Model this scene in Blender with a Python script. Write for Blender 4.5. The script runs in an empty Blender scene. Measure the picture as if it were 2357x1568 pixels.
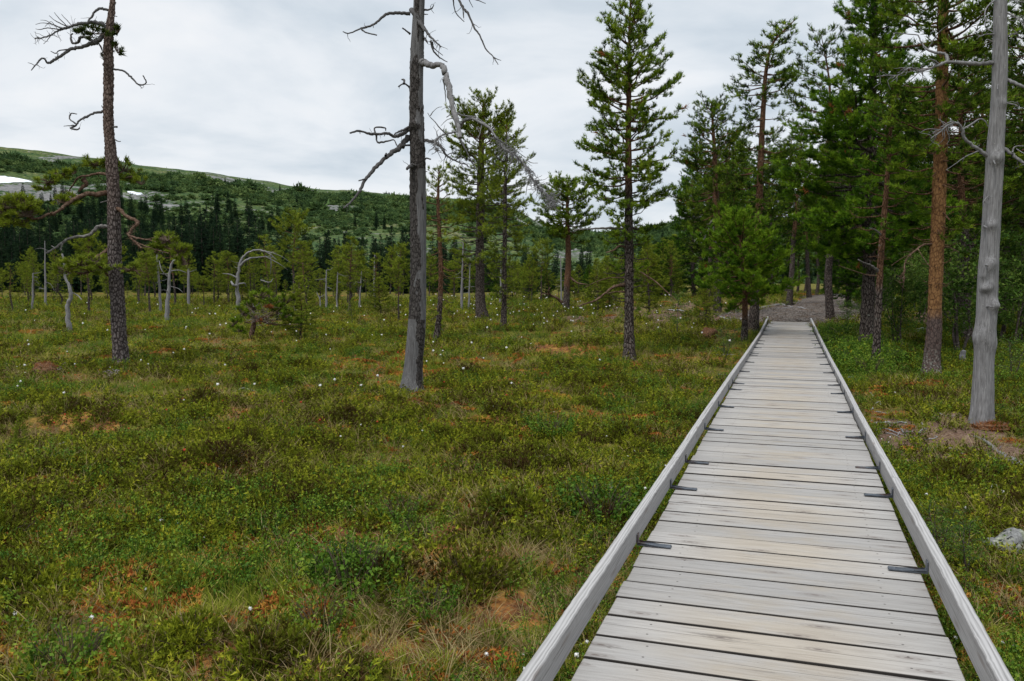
import bpy, math, random
import numpy as np
from mathutils import Vector, Matrix, noise as mnoise

SC = bpy.context.scene
COL = SC.collection
rnd = random.Random(7)

# ------------------------------------------------------------------ camera, light, exposure
F = 1963.0                                   # focal length in 2356-wide picture units
PITCH = math.atan(151 / F)
YAW = math.atan(647 / F * math.cos(PITCH))
CAM_Z = 1.8
cam_data = bpy.data.cameras.new('camera')
cam = bpy.data.objects.new('camera', cam_data)
COL.objects.link(cam)
cam.location = (0, 0, CAM_Z)
cam.rotation_euler = (math.pi / 2 - PITCH, 0, 0)
cam_data.sensor_width = 36.0
cam_data.lens = 36.0 * F / 2356.0
cam_data.clip_start = 0.05
cam_data.clip_end = 6000
SC.camera = cam

SUN_EL, SUN_AZ = math.radians(55), math.radians(215)     # high sun behind the camera, hidden by cloud
w = bpy.data.worlds.new('World'); SC.world = w; w.use_nodes = True
nt = w.node_tree; nt.nodes.clear()
def N(t, **k):
    n = nt.nodes.new(t)
    for a, b in k.items(): setattr(n, a, b)
    return n
L = nt.links.new
out = N('ShaderNodeOutputWorld'); bg = N('ShaderNodeBackground'); L(bg.outputs[0], out.inputs[0])
sky = N('ShaderNodeTexSky'); sky.sky_type = 'NISHITA'; sky.sun_disc = False
sky.sun_elevation = SUN_EL; sky.sun_rotation = SUN_AZ
tc = N('ShaderNodeTexCoord'); sep = N('ShaderNodeSeparateXYZ'); L(tc.outputs['Generated'], sep.inputs[0])
mz = N('ShaderNodeMath', operation='MAXIMUM'); L(sep.outputs[2], mz.inputs[0]); mz.inputs[1].default_value = 0.0
az = N('ShaderNodeMath', operation='ADD'); L(mz.outputs[0], az.inputs[0]); az.inputs[1].default_value = 0.22
dx = N('ShaderNodeMath', operation='DIVIDE'); L(sep.outputs[0], dx.inputs[0]); L(az.outputs[0], dx.inputs[1])
dy = N('ShaderNodeMath', operation='DIVIDE'); L(sep.outputs[1], dy.inputs[0]); L(az.outputs[0], dy.inputs[1])
cmb = N('ShaderNodeCombineXYZ'); L(dx.outputs[0], cmb.inputs[0]); L(dy.outputs[0], cmb.inputs[1])
n1 = N('ShaderNodeTexNoise'); n1.inputs['Scale'].default_value = 1.25; n1.inputs['Detail'].default_value = 7
n1.inputs['Roughness'].default_value = 0.52; n1.inputs['Distortion'].default_value = 0.35
L(cmb.outputs[0], n1.inputs['Vector'])
rp = N('ShaderNodeValToRGB'); L(n1.outputs['Fac'], rp.inputs[0])
e = rp.color_ramp.elements
e[0].position = 0.33; e[0].color = (0.52, 0.605, 0.69, 1)
e[1].position = 0.68; e[1].color = (0.98, 0.985, 1.0, 1)
m = rp.color_ramp.elements.new(0.44); m.color = (0.68, 0.75, 0.82, 1)
m = rp.color_ramp.elements.new(0.55); m.color = (0.85, 0.89, 0.935, 1)
# overcast skies brighten towards the zenith
zb = N('ShaderNodeMapRange'); L(mz.outputs[0], zb.inputs[0])
zb.inputs[1].default_value = 0.33; zb.inputs[2].default_value = 0.95; zb.inputs[3].default_value = 1.0; zb.inputs[4].default_value = 2.2
zm = N('ShaderNodeVectorMath', operation='SCALE'); L(rp.outputs[0], zm.inputs[0]); L(zb.outputs[0], zm.inputs['Scale'])
sk = N('ShaderNodeVectorMath', operation='SCALE'); L(sky.outputs[0], sk.inputs[0]); sk.inputs['Scale'].default_value = 0.10
mx = N('ShaderNodeMix', data_type='RGBA'); mx.inputs[0].default_value = 0.94
L(sk.outputs[0], mx.inputs[6]); L(zm.outputs[0], mx.inputs[7]); L(mx.outputs[2], bg.inputs[0])
bg.inputs[1].default_value = 1.0
sd = bpy.data.lights.new('sun', 'SUN'); sun = bpy.data.objects.new('sun', sd); COL.objects.link(sun)
sd.energy = 2.15; sd.angle = math.radians(13); sd.color = (1.0, 0.965, 0.91)
sun.rotation_euler = (math.pi / 2 - SUN_EL, 0, -SUN_AZ + math.pi)
SC.view_settings.view_transform = 'Standard'; SC.view_settings.look = 'None'
SC.view_settings.exposure = 0.0; SC.view_settings.gamma = 1.0
SC.cycles.max_bounces = 6; SC.cycles.diffuse_bounces = 3; SC.cycles.transparent_max_bounces = 4

# ------------------------------------------------------------------ picture-to-place helpers
cP, sP = math.cos(PITCH), math.sin(PITCH)
cY, sY = math.cos(YAW), math.sin(YAW)
def ray(u, v):
    a = (u - 1178) / F; b = (784 - v) / F
    return np.array([a, cP + b * sP, -sP + b * cP])
def at(u, v, Y):
    r = ray(u, v); t = Y / r[1]
    return np.array([r[0] * t, Y, CAM_Z + r[2] * t])
def sl(x, y):                                # walkway coordinates: along, across (right positive)
    return x * sY + y * cY, x * cY - y * sY
def from_sl(s, l, z=0.0):
    return np.array([s * sY + l * cY, s * cY - l * sY, z])

# ------------------------------------------------------------------ numpy noise
def _h(ix, iy, seed):
    n = (ix.astype(np.int64) * 374761393 + iy.astype(np.int64) * 668265263 + seed * 982451653) & 0xffffffff
    n = ((n ^ (n >> 13)) * 1274126177) & 0xffffffff
    n = n ^ (n >> 16)
    return (n & 0xffff) / 65535.0
def vnoise(x, y, seed=0):
    x = np.asarray(x, float); y = np.asarray(y, float)
    ix = np.floor(x); iy = np.floor(y); fx = x - ix; fy = y - iy
    fx = fx * fx * fx * (fx * (fx * 6 - 15) + 10); fy = fy * fy * fy * (fy * (fy * 6 - 15) + 10)
    ix = ix.astype(np.int64); iy = iy.astype(np.int64)
    a = _h(ix, iy, seed); b = _h(ix + 1, iy, seed); c = _h(ix, iy + 1, seed); d = _h(ix + 1, iy + 1, seed)
    return (a * (1 - fx) + b * fx) * (1 - fy) + (c * (1 - fx) + d * fx) * fy
def fbm(x, y, seed=0, oct=4):
    s = 0; a = 1; t = 0
    x = np.asarray(x, float); y = np.asarray(y, float)
    for i in range(oct):
        s = s + a * (vnoise(x * 2 ** i + 17.3 * i, y * 2 ** i - 9.1 * i, seed + i) * 2 - 1); t += a; a *= 0.5
    return s / t
def sst(a, b, x):
    t = np.clip((np.asarray(x, float) - a) / (b - a), 0, 1)
    return t * t * (3 - 2 * t)

def gh(x, y):                                # height of the bog surface
    x = np.asarray(x, float); y = np.asarray(y, float)
    s, l = sl(x, y)
    hum = 0.12 * fbm(x * 0.22, y * 0.22, 3, 3) + 0.15 * fbm(x * 0.75, y * 0.75, 11, 3) + 0.035 * fbm(x * 2.6, y * 2.6, 12, 2)
    near = 1 - sst(0.9, 1.9, np.abs(l)) * 1.0
    hum = hum * (1 - 0.85 * near) + near * (-0.02)
    rise = 0.30 * sst(19, 28.5, s) * sst(-13, -2.5, l) * (1 - sst(70, 110, y))
    rise2 = 0.25 * sst(40, 60, s) * sst(-4, 6, l) * (1 - sst(80, 130, y))
    side = 0.14 * sst(1.6, 5, l) * (1 - sst(14, 24, s))
    return hum * (1 - sst(60, 120, y)) + rise + rise2 + side - 0.01
def gp(u, v):
    r = ray(u, v); z = 0.0
    for _ in range(14):
        t = (z - CAM_Z) / r[2]; p = np.array([0, 0, CAM_Z]) + r * t
        z = 0.5 * z + 0.5 * float(gh(p[0], p[1]))
    return p

# ------------------------------------------------------------------ tags and mesh building
def tag(o, label=None, cat=None, group=None, kind=None):
    if label: o['label'] = label
    if cat: o['category'] = cat
    if group: o['group'] = group
    if kind: o['kind'] = kind
    return o
def empty(name, loc):
    o = bpy.data.objects.new(name, None); COL.objects.link(o); o.location = loc
    o.empty_display_size = 0.1
    return o

class MB:
    def __init__(self):
        self.v = []; self.q = []; self.t = []; self.a = []; self.uv = None; self.n = 0
    def add(self, v, q=None, t=None, a=0.5):
        v = np.asarray(v, float).reshape(-1, 3); k = len(v)
        if q is not None and len(q): self.q.append(np.asarray(q, np.int64).reshape(-1, 4) + self.n)
        if t is not None and len(t): self.t.append(np.asarray(t, np.int64).reshape(-1, 3) + self.n)
        self.v.append(v); self.a.append(np.broadcast_to(np.asarray(a, float), (k,)).copy() if np.ndim(a) == 0 else np.asarray(a, float))
        self.n += k
    def mesh(self, name, mats, smooth=True, off=(0, 0, 0)):
        v = np.concatenate(self.v) - np.asarray(off)
        q = np.concatenate(self.q) if self.q else np.zeros((0, 4), np.int64)
        t = np.concatenate(self.t) if self.t else np.zeros((0, 3), np.int64)
        me = bpy.data.meshes.new(name)
        me.vertices.add(len(v)); me.vertices.foreach_set('co', v.astype(np.float32).ravel())
        loops = np.concatenate([q.ravel(), t.ravel()]).astype(np.int32)
        me.loops.add(len(loops)); me.loops.foreach_set('vertex_index', loops)
        st = np.concatenate([np.arange(len(q)) * 4, len(q) * 4 + np.arange(len(t)) * 3]).astype(np.int32)
        me.polygons.add(len(st)); me.polygons.foreach_set('loop_start', st)
        me.polygons.foreach_set('use_smooth', np.full(len(st), bool(smooth)))
        at_ = me.attributes.new('tone', 'FLOAT', 'POINT'); at_.data.foreach_set('value', np.concatenate(self.a).astype(np.float32))
        me.update(calc_edges=True)
        for m_ in (mats if isinstance(mats, (list, tuple)) else [mats]): me.materials.append(m_)
        return me
    def build(self, name, mats, parent=None, smooth=True, loc=None):
        off = (0, 0, 0) if loc is None else loc
        if parent is not None:
            off = Vector(parent.location) + (Vector(parent.parent.location) if parent.parent is not None else Vector())
        o = bpy.data.objects.new(name, self.mesh(name, mats, smooth, tuple(off)))
        COL.objects.link(o)
        if parent is not None: o.parent = parent
        elif loc is not None: o.location = loc
        return o

def catmull(pts, n):
    P = np.asarray(pts, float)
    if len(P) < 3:
        t = np.linspace(0, 1, max(n, 2))[:, None]; return P[0] * (1 - t) + P[-1] * t
    P = np.vstack([2 * P[0] - P[1], P, 2 * P[-1] - P[-2]]); out_ = []
    for i in range(1, len(P) - 2):
        t = np.linspace(0, 1, n, endpoint=False)[:, None]; a, b, c, d = P[i - 1:i + 3]
        out_.append(0.5 * ((2 * b) + (-a + c) * t + (2 * a - 5 * b + 4 * c - d) * t ** 2 + (-a + 3 * b - 3 * c + d) * t ** 3))
    out_.append(P[-2][None]); return np.vstack(out_)
def frames(P):
    T = np.gradient(P, axis=0); T /= (np.linalg.norm(T, axis=1)[:, None] + 1e-9)
    ref = np.array([0, -1.0, 0.02]) if abs(T[0][1]) < 0.9 else np.array([1.0, 0, 0])
    U = np.zeros_like(P); u = ref - T[0] * ref.dot(T[0]); u /= np.linalg.norm(u)
    for i in range(len(P)):
        u = u - T[i] * u.dot(T[i]); u /= (np.linalg.norm(u) + 1e-9); U[i] = u
    return T, U, np.cross(T, U)
def tube(mb, P, R, sides=6, a=0.5, disp=None, cap=True):
    P = np.asarray(P, float); n = len(P); R = np.broadcast_to(np.asarray(R, float), (n,))
    T, U, V = frames(P); th = np.arange(sides) * 2 * math.pi / sides
    d = np.ones((n, sides)) if disp is None else disp
    ring = U[:, None] * np.cos(th)[None, :, None] + V[:, None] * np.sin(th)[None, :, None]
    v = P[:, None] + ring * (R[:, None] * d)[..., None]
    i = np.arange(n - 1)[:, None] * sides; j = np.arange(sides)[None]; k = (j + 1) % sides
    q = np.stack([i + j, i + k, i + sides + k, i + sides + j], -1).reshape(-1, 4)
    aa = np.repeat(np.broadcast_to(np.asarray(a, float), (n,)), sides) if np.ndim(a) < 2 else np.asarray(a).ravel()
    mb.add(v.reshape(-1, 3), q=q, a=aa)
    if cap:
        base = len(mb.v); e0 = v[-1]
        mb.add(np.vstack([e0, P[-1][None] + T[-1] * R[-1] * 0.5]), t=[[c, (c + 1) % sides, sides] for c in range(sides)], a=float(aa[-1]))
def unit(v): return v / (np.linalg.norm(v, axis=-1, keepdims=True) + 1e-9)

def tufts(mb, P, D, S, T, rng, K=9, wide=0.16, spread=(0.25, 1.05)):
    """needle brushes: K thin blades round each shoot end"""
    P = np.asarray(P, float); D = unit(np.asarray(D, float)); n = len(P)
    if n == 0: return
    S = np.broadcast_to(np.asarray(S, float), (n,)); T = np.broadcast_to(np.asarray(T, float), (n,))
    ref = np.where(np.abs(D[:, 2:3]) < 0.9, np.array([[0, 0, 1.0]]), np.array([[1.0, 0, 0]]))
    U = unit(np.cross(D, ref)); V = np.cross(D, U)
    ph = (np.arange(K)[None] * 2 * math.pi / K + rng.random((n, 1)) * 6.28 + rng.normal(0, 0.3, (n, K)))
    th = rng.uniform(spread[0], spread[1], (n, K))
    dr = D[:, None] * np.cos(th)[..., None] + (U[:, None] * np.cos(ph)[..., None] + V[:, None] * np.sin(ph)[..., None]) * np.sin(th)[..., None]
    ln = S[:, None] * rng.uniform(0.7, 1.15, (n, K))
    b = P[:, None] - D[:, None] * (S[:, None] * rng.uniform(0, 0.55, (n, K)))[..., None]
    wv = unit(np.cross(dr, rng.normal(0, 1, (n, K, 3)))) * (S[:, None, None] * wide * 0.5)
    v = np.stack([b - wv, b + wv, b + dr * ln[..., None]], 2)
    tt = np.clip(T[:, None] + rng.normal(0, 0.07, (n, K)), 0, 1)
    mb.add(v.reshape(-1, 3), t=np.arange(n * K * 3).reshape(-1, 3), a=np.repeat(tt.ravel(), 3))

# ------------------------------------------------------------------ materials
def mat(name, fn):
    m_ = bpy.data.materials.new(name); m_.use_nodes = True; t = m_.node_tree; t.nodes.clear()
    o = t.nodes.new('ShaderNodeOutputMaterial'); fn(G(t), t, o); return m_
class G:
    def __init__(self, t): self.t = t
    def n(self, ty, **k):
        n_ = self.t.nodes.new(ty)
        for a, b in k.items():
            if a.startswith('i_'):
                key = a[2:]; key = int(key) if key.isdigit() else key
                if hasattr(b, 'is_output'): self.t.links.new(b, n_.inputs[key])
                else: n_.inputs[key].default_value = b
            else: setattr(n_, a, b)
        return n_
    def link(self, a, b): self.t.links.new(a, b)
    def noise(self, scale, detail=4, vec=None, rough=0.55, dist=0.0):
        n_ = self.n('ShaderNodeTexNoise'); n_.inputs['Scale'].default_value = scale; n_.inputs['Detail'].default_value = detail
        n_.inputs['Roughness'].default_value = rough; n_.inputs['Distortion'].default_value = dist
        if vec is not None: self.link(vec, n_.inputs['Vector'])
        return n_.outputs['Fac']
    def ramp(self, fac, stops):
        r = self.n('ShaderNodeValToRGB'); self.link(fac, r.inputs[0]); el = r.color_ramp.elements
        el[0].position, el[1].position = stops[0][0], stops[-1][0]
        el[0].color = (*stops[0][1], 1); el[1].color = (*stops[-1][1], 1)
        for p_, c_ in stops[1:-1]: el.new(p_).color = (*c_, 1)
        return r.outputs[0]
    def mix(self, fac, a, b, mode='MIX'):
        x = self.n('ShaderNodeMix', data_type='RGBA', blend_type=mode)
        for s_, v_ in ((0, fac), (6, a), (7, b)):
            if hasattr(v_, 'is_output'): self.link(v_, x.inputs[s_])
            else: x.inputs[s_].default_value = v_ if not isinstance(v_, tuple) else (*v_, 1)
        return x.outputs[2]
    def math(self, op, a, b=0.0, clamp=False):
        x = self.n('ShaderNodeMath', operation=op, use_clamp=clamp)
        for s_, v_ in ((0, a), (1, b)):
            if hasattr(v_, 'is_output'): self.link(v_, x.inputs[s_])
            else: x.inputs[s_].default_value = v_
        return x.outputs[0]
    def rng(self, x, a, b, c=0.0, d=1.0):
        r = self.n('ShaderNodeMapRange'); self.link(x, r.inputs[0])
        for k_, v_ in zip((1, 2, 3, 4), (a, b, c, d)): r.inputs[k_].default_value = v_
        return r.outputs[0]
    def attr(self, nm='tone', out_='Fac'): return self.n('ShaderNodeAttribute', attribute_name=nm).outputs[out_]
    def obj(self): return self.n('ShaderNodeTexCoord').outputs['Object']
    def pos(self): return self.n('ShaderNodeNewGeometry').outputs['Position']
    def mapv(self, vec, sc): return self.n('ShaderNodeMapping', i_Vector=vec, i_Scale=sc).outputs[0]
    def bump(self, h, s=0.5, d=0.02):
        b = self.n('ShaderNodeBump'); b.inputs['Strength'].default_value = s; b.inputs['Distance'].default_value = d
        self.link(h, b.inputs['Height']); return b.outputs[0]
    def princ(self, col, rough=0.8, nrm=None, spec=0.2):
        p_ = self.n('ShaderNodeBsdfPrincipled')
        if hasattr(col, 'is_output'): self.link(col, p_.inputs['Base Color'])
        else: p_.inputs['Base Color'].default_value = (*col, 1)
        if hasattr(rough, 'is_output'): self.link(rough, p_.inputs['Roughness'])
        else: p_.inputs['Roughness'].default_value = rough
        p_.inputs['Specular IOR Level'].default_value = spec
        if nrm is not None: self.link(nrm, p_.inputs['Normal'])
        return p_.outputs[0]

def leafmat(name, stops, trans=0.25, rough=0.7, spec=0.06, inst=0.0, patch=0.0, posnoise=None):
    def fn(g, t, o):
        f = g.attr()
        if inst:
            r = g.n('ShaderNodeObjectInfo').outputs['Random']
            f = g.math('ADD', f, g.math('MULTIPLY', g.math('SUBTRACT', r, 0.5), inst))
        if patch:
            nz = g.noise(0.7, 3, g.pos()); f = g.math('ADD', f, g.math('MULTIPLY', g.math('SUBTRACT', nz, 0.5), patch))
        c = g.ramp(f, stops)
        p_ = g.princ(c, rough, None, spec)
        tr = g.n('ShaderNodeBsdfTranslucent'); g.link(c, tr.inputs[0])
        ms = g.n('ShaderNodeMixShader'); ms.inputs[0].default_value = trans
        g.link(p_, ms.inputs[1]); g.link(tr.outputs[0], ms.inputs[2]); g.link(ms.outputs[0], o.inputs[0])
    return mat(name, fn)
M = {}
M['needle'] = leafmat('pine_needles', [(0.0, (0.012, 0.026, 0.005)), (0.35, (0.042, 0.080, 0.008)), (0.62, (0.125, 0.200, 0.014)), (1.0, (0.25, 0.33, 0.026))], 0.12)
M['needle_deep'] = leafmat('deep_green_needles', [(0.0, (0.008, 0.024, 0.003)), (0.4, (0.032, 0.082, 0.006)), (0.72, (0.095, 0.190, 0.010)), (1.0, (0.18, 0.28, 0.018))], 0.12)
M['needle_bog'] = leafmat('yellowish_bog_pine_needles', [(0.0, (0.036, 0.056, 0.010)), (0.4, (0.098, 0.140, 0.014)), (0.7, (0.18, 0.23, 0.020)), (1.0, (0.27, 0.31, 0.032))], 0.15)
M['needle_dead'] = leafmat('rust_needles', [(0.0, (0.12, 0.045, 0.015)), (1.0, (0.34, 0.13, 0.04))])
M['spruce'] = leafmat('spruce_needles', [(0.0, (0.006, 0.014, 0.008)), (0.5, (0.014, 0.032, 0.015)), (1.0, (0.036, 0.068, 0.024))], inst=0.35)
M['scrub'] = leafmat('fell_scrub', [(0.0, (0.034, 0.066, 0.026)), (0.5, (0.068, 0.118, 0.036)), (1.0, (0.13, 0.18, 0.055))], 0.2, inst=0.7)
M['birch_leaf'] = leafmat('birch_leaves', [(0.0, (0.018, 0.050, 0.008)), (0.5, (0.058, 0.115, 0.017)), (1.0, (0.20, 0.275, 0.052))], 0.3)
M['bil_leaf'] = leafmat('bilberry_leaves', [(0.0, (0.020, 0.056, 0.007)), (0.5, (0.072, 0.145, 0.012)), (0.85, (0.135, 0.210, 0.016)), (1.0, (0.20, 0.26, 0.028))], 0.3, 0.6, 0.12, inst=0.35, patch=0.5)
M['heather'] = leafmat('heather_sprigs', [(0.0, (0.050, 0.028, 0.010)), (0.28, (0.060, 0.056, 0.007)), (0.55, (0.104, 0.128, 0.009)), (0.8, (0.185, 0.215, 0.014)), (1.0, (0.30, 0.30, 0.024))], 0.2, inst=0.5, patch=0.9)
M['grass'] = leafmat('sedge_blades', [(0.0, (0.048, 0.092, 0.008)), (0.4, (0.118, 0.170, 0.012)), (0.75, (0.25, 0.265, 0.032)), (1.0, (0.44, 0.39, 0.11))], 0.3, inst=0.5, patch=0.7)
M['straw'] = leafmat('dry_blades', [(0.0, (0.13, 0.085, 0.035)), (0.5, (0.27, 0.20, 0.09)), (1.0, (0.42, 0.34, 0.18))], 0.3, inst=0.5)
M['sphagnum'] = leafmat('sphagnum_tips', [(0.0, (0.15, 0.035, 0.014)), (0.4, (0.31, 0.10, 0.025)), (0.7, (0.42, 0.20, 0.04)), (1.0, (0.44, 0.33, 0.05))], 0.1, inst=0.4, patch=1.2)

def bark_fn(kind):
    def fn(g, t, o):
        p = g.obj(); up = g.attr()
        sv = g.mapv(p, (1, 1, 0.35))
        vo = g.n('ShaderNodeTexVoronoi', feature='DISTANCE_TO_EDGE'); vo.inputs['Scale'].default_value = 26; g.link(sv, vo.inputs['Vector'])
        ed = g.rng(vo.outputs['Distance'], 0.0, 0.16)
        nz = g.noise(30, 5, sv); big = g.noise(3.0, 3, g.mapv(p, (1, 1, 0.4)))
        lo = g.ramp(g.math('ADD', g.math('MULTIPLY', ed, 0.6), g.math('MULTIPLY', nz, 0.5)),
                    [(0.1, (0.008, 0.006, 0.005)), (0.45, (0.030, 0.023, 0.020)), (0.8, (0.078, 0.061, 0.053)), (1.0, (0.16, 0.138, 0.125))])
        hi = g.ramp(g.math('ADD', g.math('MULTIPLY', ed, 0.3), g.math('MULTIPLY', nz, 0.6)),
                    [(0.15, (0.040, 0.021, 0.013)), (0.45, (0.105, 0.055, 0.032)), (0.75, (0.175, 0.098, 0.057)), (1.0, (0.23, 0.15, 0.10))])
        f = g.math('ADD', up, g.math('MULTIPLY', g.math('SUBTRACT', big, 0.5), 0.7))
        f = g.rng(f, 0.38, 0.62)
        c = g.mix(f, lo, hi)
        li = g.rng(g.noise(17, 4, p), 0.63, 0.68)
        c = g.mix(g.math('MULTIPLY', li, 0.55), c, (0.24, 0.24, 0.21))
        h = g.math('ADD', ed, g.math('MULTIPLY', nz, 0.6))
        g.link(g.princ(c, 0.9, g.bump(h, 0.9, 0.02), 0.1), o.inputs[0])
    return fn
M['bark'] = mat('pine_bark', bark_fn(0))
def dead_fn(dark, k=1.0):
    def fn(g, t, o):
        p = g.obj(); b = g.attr()
        gr = g.noise(7, 6, g.mapv(p, (9, 9, 0.7)), 0.65); fine = g.noise(60, 3, g.mapv(p, (3, 3, 0.15)))
        wood = g.ramp(g.math('ADD', g.math('MULTIPLY', gr, 0.75), g.math('MULTIPLY', fine, 0.25)),
                      [(p_, tuple(q * k for q in c_)) for p_, c_ in ((0.25, (0.030, 0.028, 0.028)), (0.42, (0.088, 0.085, 0.085)), (0.58, (0.145, 0.142, 0.143)), (0.8, (0.235, 0.233, 0.233)))])
        sv = g.mapv(p, (1, 1, 0.4)); vo = g.n('ShaderNodeTexVoronoi', feature='DISTANCE_TO_EDGE'); vo.inputs['Scale'].default_value = 30; g.link(sv, vo.inputs['Vector'])
        ed = g.rng(vo.outputs['Distance'], 0.0, 0.15); nz = g.noise(40, 4, sv)
        bk = g.ramp(g.math('ADD', g.math('MULTIPLY', ed, 0.5), g.math('MULTIPLY', nz, 0.5)), [(0.15, (0.008, 0.007, 0.006)), (0.55, (0.030, 0.026, 0.024)), (1.0, (0.10, 0.09, 0.085))])
        c = g.mix(g.rng(b, 0.4, 0.6), wood, bk)
        stain = g.rng(g.noise(2.2, 4, g.mapv(p, (3, 3, 0.8))), 0.52, 0.75)
        c = g.mix(g.math('MULTIPLY', stain, dark), c, (0.045, 0.04, 0.038))
        spots = g.rng(g.noise(55, 3, p), 0.68, 0.71)
        c = g.mix(g.math('MULTIPLY', spots, 0.5), c, (0.40, 0.41, 0.36))
        h = g.math('ADD', g.math('MULTIPLY', gr, 0.8), g.math('MULTIPLY', nz, 0.5))
        g.link(g.princ(c, 0.85, g.bump(h, 0.8, 0.015), 0.15), o.inputs[0])
    return fn
M['dead'] = mat('weathered_dead_wood', dead_fn(0.55, 0.9))
M['dead_pale'] = mat('silver_dead_wood', dead_fn(0.22, 1.45))
M['bleached'] = mat('bleached_wood', dead_fn(0.1, 2.1))
def twig_fn(g, t, o):
    c = g.ramp(g.attr(), [(0.0, (0.035, 0.026, 0.022)), (0.5, (0.12, 0.085, 0.062)), (1.0, (0.32, 0.30, 0.28))])
    c = g.mix(g.math('MULTIPLY', g.noise(18, 3, g.obj()), 0.5), c, (0.05, 0.038, 0.03))
    g.link(g.princ(c, 0.9, None, 0.1), o.inputs[0])
M['twig'] = mat('twig_bark', twig_fn)
def limb_fn(g, t, o):
    nz = g.noise(22, 5, g.obj())
    c = g.ramp(nz, [(0.3, (0.035, 0.021, 0.015)), (0.5, (0.088, 0.053, 0.036)), (0.7, (0.165, 0.115, 0.085))])
    c = g.mix(g.rng(g.attr(), 0.4, 0.6), c, g.ramp(nz, [(0.3, (0.05, 0.045, 0.042)), (0.6, (0.17, 0.16, 0.15)), (0.8, (0.30, 0.29, 0.28))]))
    g.link(g.princ(c, 0.9, g.bump(nz, 0.7, 0.01), 0.1), o.inputs[0])
M['limb'] = mat('branch_bark', limb_fn)
def birch_fn(g, t, o):
    p = g.obj(); nz = g.noise(10, 4, g.mapv(p, (1, 1, 3)))
    c = g.ramp(nz, [(0.4, (0.04, 0.03, 0.026)), (0.58, (0.085, 0.068, 0.058)), (0.75, (0.26, 0.235, 0.21))])
    g.link(g.princ(c, 0.8), o.inputs[0])
M['birch'] = mat('birch_bark', birch_fn)
# ------------------------------------------------------------------ ground
def grid_mesh(name, X, Y, Z, material, tone=None, kind='structure'):
    r, c = X.shape; mb = MB()
    i = np.arange(r - 1)[:, None] * c + np.arange(c - 1)[None]
    q = np.stack([i, i + 1, i + c + 1, i + c], -1).reshape(-1, 4)
    mb.add(np.stack([X, Y, Z], -1).reshape(-1, 3), q=q, a=0.0 if tone is None else tone.ravel())
    o = mb.build(name, material); o['kind'] = kind; return o

def litter_mask(x, y):                        # bare needle litter and trodden soil
    s, l = sl(x, y)
    nz = fbm(x * 0.5, y * 0.5, 21, 4)
    m1 = sst(24, 29, s + 3 * nz) * sst(-11, -8, l + 2.5 * nz) * (1 - sst(3.5, 6, l + 2 * nz)) * (1 - sst(42, 50, s))
    m2 = 0.95 * sst(0.85, 1.1, l + 0.3 * nz) * (1 - sst(2.3, 3.2, l + .8 * nz)) * sst(7.2, 8.4, s + 1.6 * nz) * (1 - sst(11.4, 12.6, s + 1.2 * nz))
    return np.clip(np.maximum(m1, m2), 0, 1)

def ground_fn(g, t, o):
    p = g.pos(); li = g.attr()
    a = g.noise(0.55, 5, p); b = g.noise(2.3, 5, p); c_ = g.noise(9, 5, p); d = g.noise(45, 3, p)
    moss = g.ramp(g.math('ADD', g.math('MULTIPLY', b, 0.5), g.math('MULTIPLY', c_, 0.5)),
                  [(0.30, (0.045, 0.032, 0.012)), (0.43, (0.075, 0.070, 0.014)), (0.55, (0.115, 0.112, 0.020)), (0.7, (0.18, 0.145, 0.035))])
    red = g.ramp(c_, [(0.3, (0.09, 0.03, 0.014)), (0.5, (0.20, 0.075, 0.025)), (0.7, (0.32, 0.17, 0.05))])
    m_ = g.rng(g.math('ADD', g.math('MULTIPLY', a, 0.45), g.math('MULTIPLY', b, 0.55)), 0.55, 0.63)
    col = g.mix(m_, moss, red)
    peat = g.ramp(g.math('ADD', g.math('MULTIPLY', b, 0.4), g.math('MULTIPLY', c_, 0.6)), [(0.3, (0.045, 0.022, 0.012)), (0.43, (0.10, 0.045, 0.022)), (0.51, (0.20, 0.082, 0.028)), (0.58, (0.31, 0.155, 0.042)), (0.68, (0.38, 0.27, 0.06))])
    col = g.mix(g.rng(g.math('ADD', g.math('MULTIPLY', li, -1.0), g.math('MULTIPLY', g.math('SUBTRACT', c_, 0.5), 0.8)), 0.3, 0.6), col, peat)
    soil = g.ramp(g.math('ADD', g.math('MULTIPLY', c_, 0.4), g.math('MULTIPLY', d, 0.6)),
                  [(0.3, (0.045, 0.026, 0.018)), (0.5, (0.125, 0.078, 0.055)), (0.62, (0.20, 0.14, 0.105)), (0.75, (0.30, 0.24, 0.19))])
    col = g.mix(g.rng(g.math('ADD', li, g.math('MULTIPLY', g.math('SUBTRACT', c_, 0.5), 0.8)), 0.35, 0.6), col, soil)
    h = g.math('ADD', g.math('MULTIPLY', c_, 0.6), g.math('MULTIPLY', d, 0.4))
    g.link(g.princ(col, 0.95, g.bump(h, 1.0, 0.06), 0.05), o.inputs[0])
M['ground'] = mat('bog_ground', ground_fn)
yy = np.concatenate([np.linspace(-4, 2.4, 12), 2.5 * (175 / 2.5) ** np.linspace(0, 1, 420)])
tt = np.linspace(-1, 1, 460)
YY = np.repeat(yy[:, None], len(tt), 1); XX = tt[None] * (YY + 8) * 1.05
ZZ = gh(XX, YY)
BARE = [(1050, 1275, .42, .3), (1015, 1240, .25, .2), (1145, 1395, .26, .34), (560, 952, .5, .3), (480, 1062, .4, .3), (15, 1138, .3, .25), (290, 1340, .3, .25), (958, 936, .4, .25), (1280, 812, 1.1, .5), (1640, 828, 1.0, .6), (200, 968, .6, .25), (100, 1040, .35, .25), (1180, 1050, .3, .2), (800, 1240, .3, .2), (1060, 1110, .4, .2), (520, 1500, .3, .3), (690, 1545, .3, .25), (1530, 1000, .5, .3), (1130, 960, .35, .2), (310, 1180, .35, .2), (880, 1500, .25, .2), (1010, 1340, .3, .2)]
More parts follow.
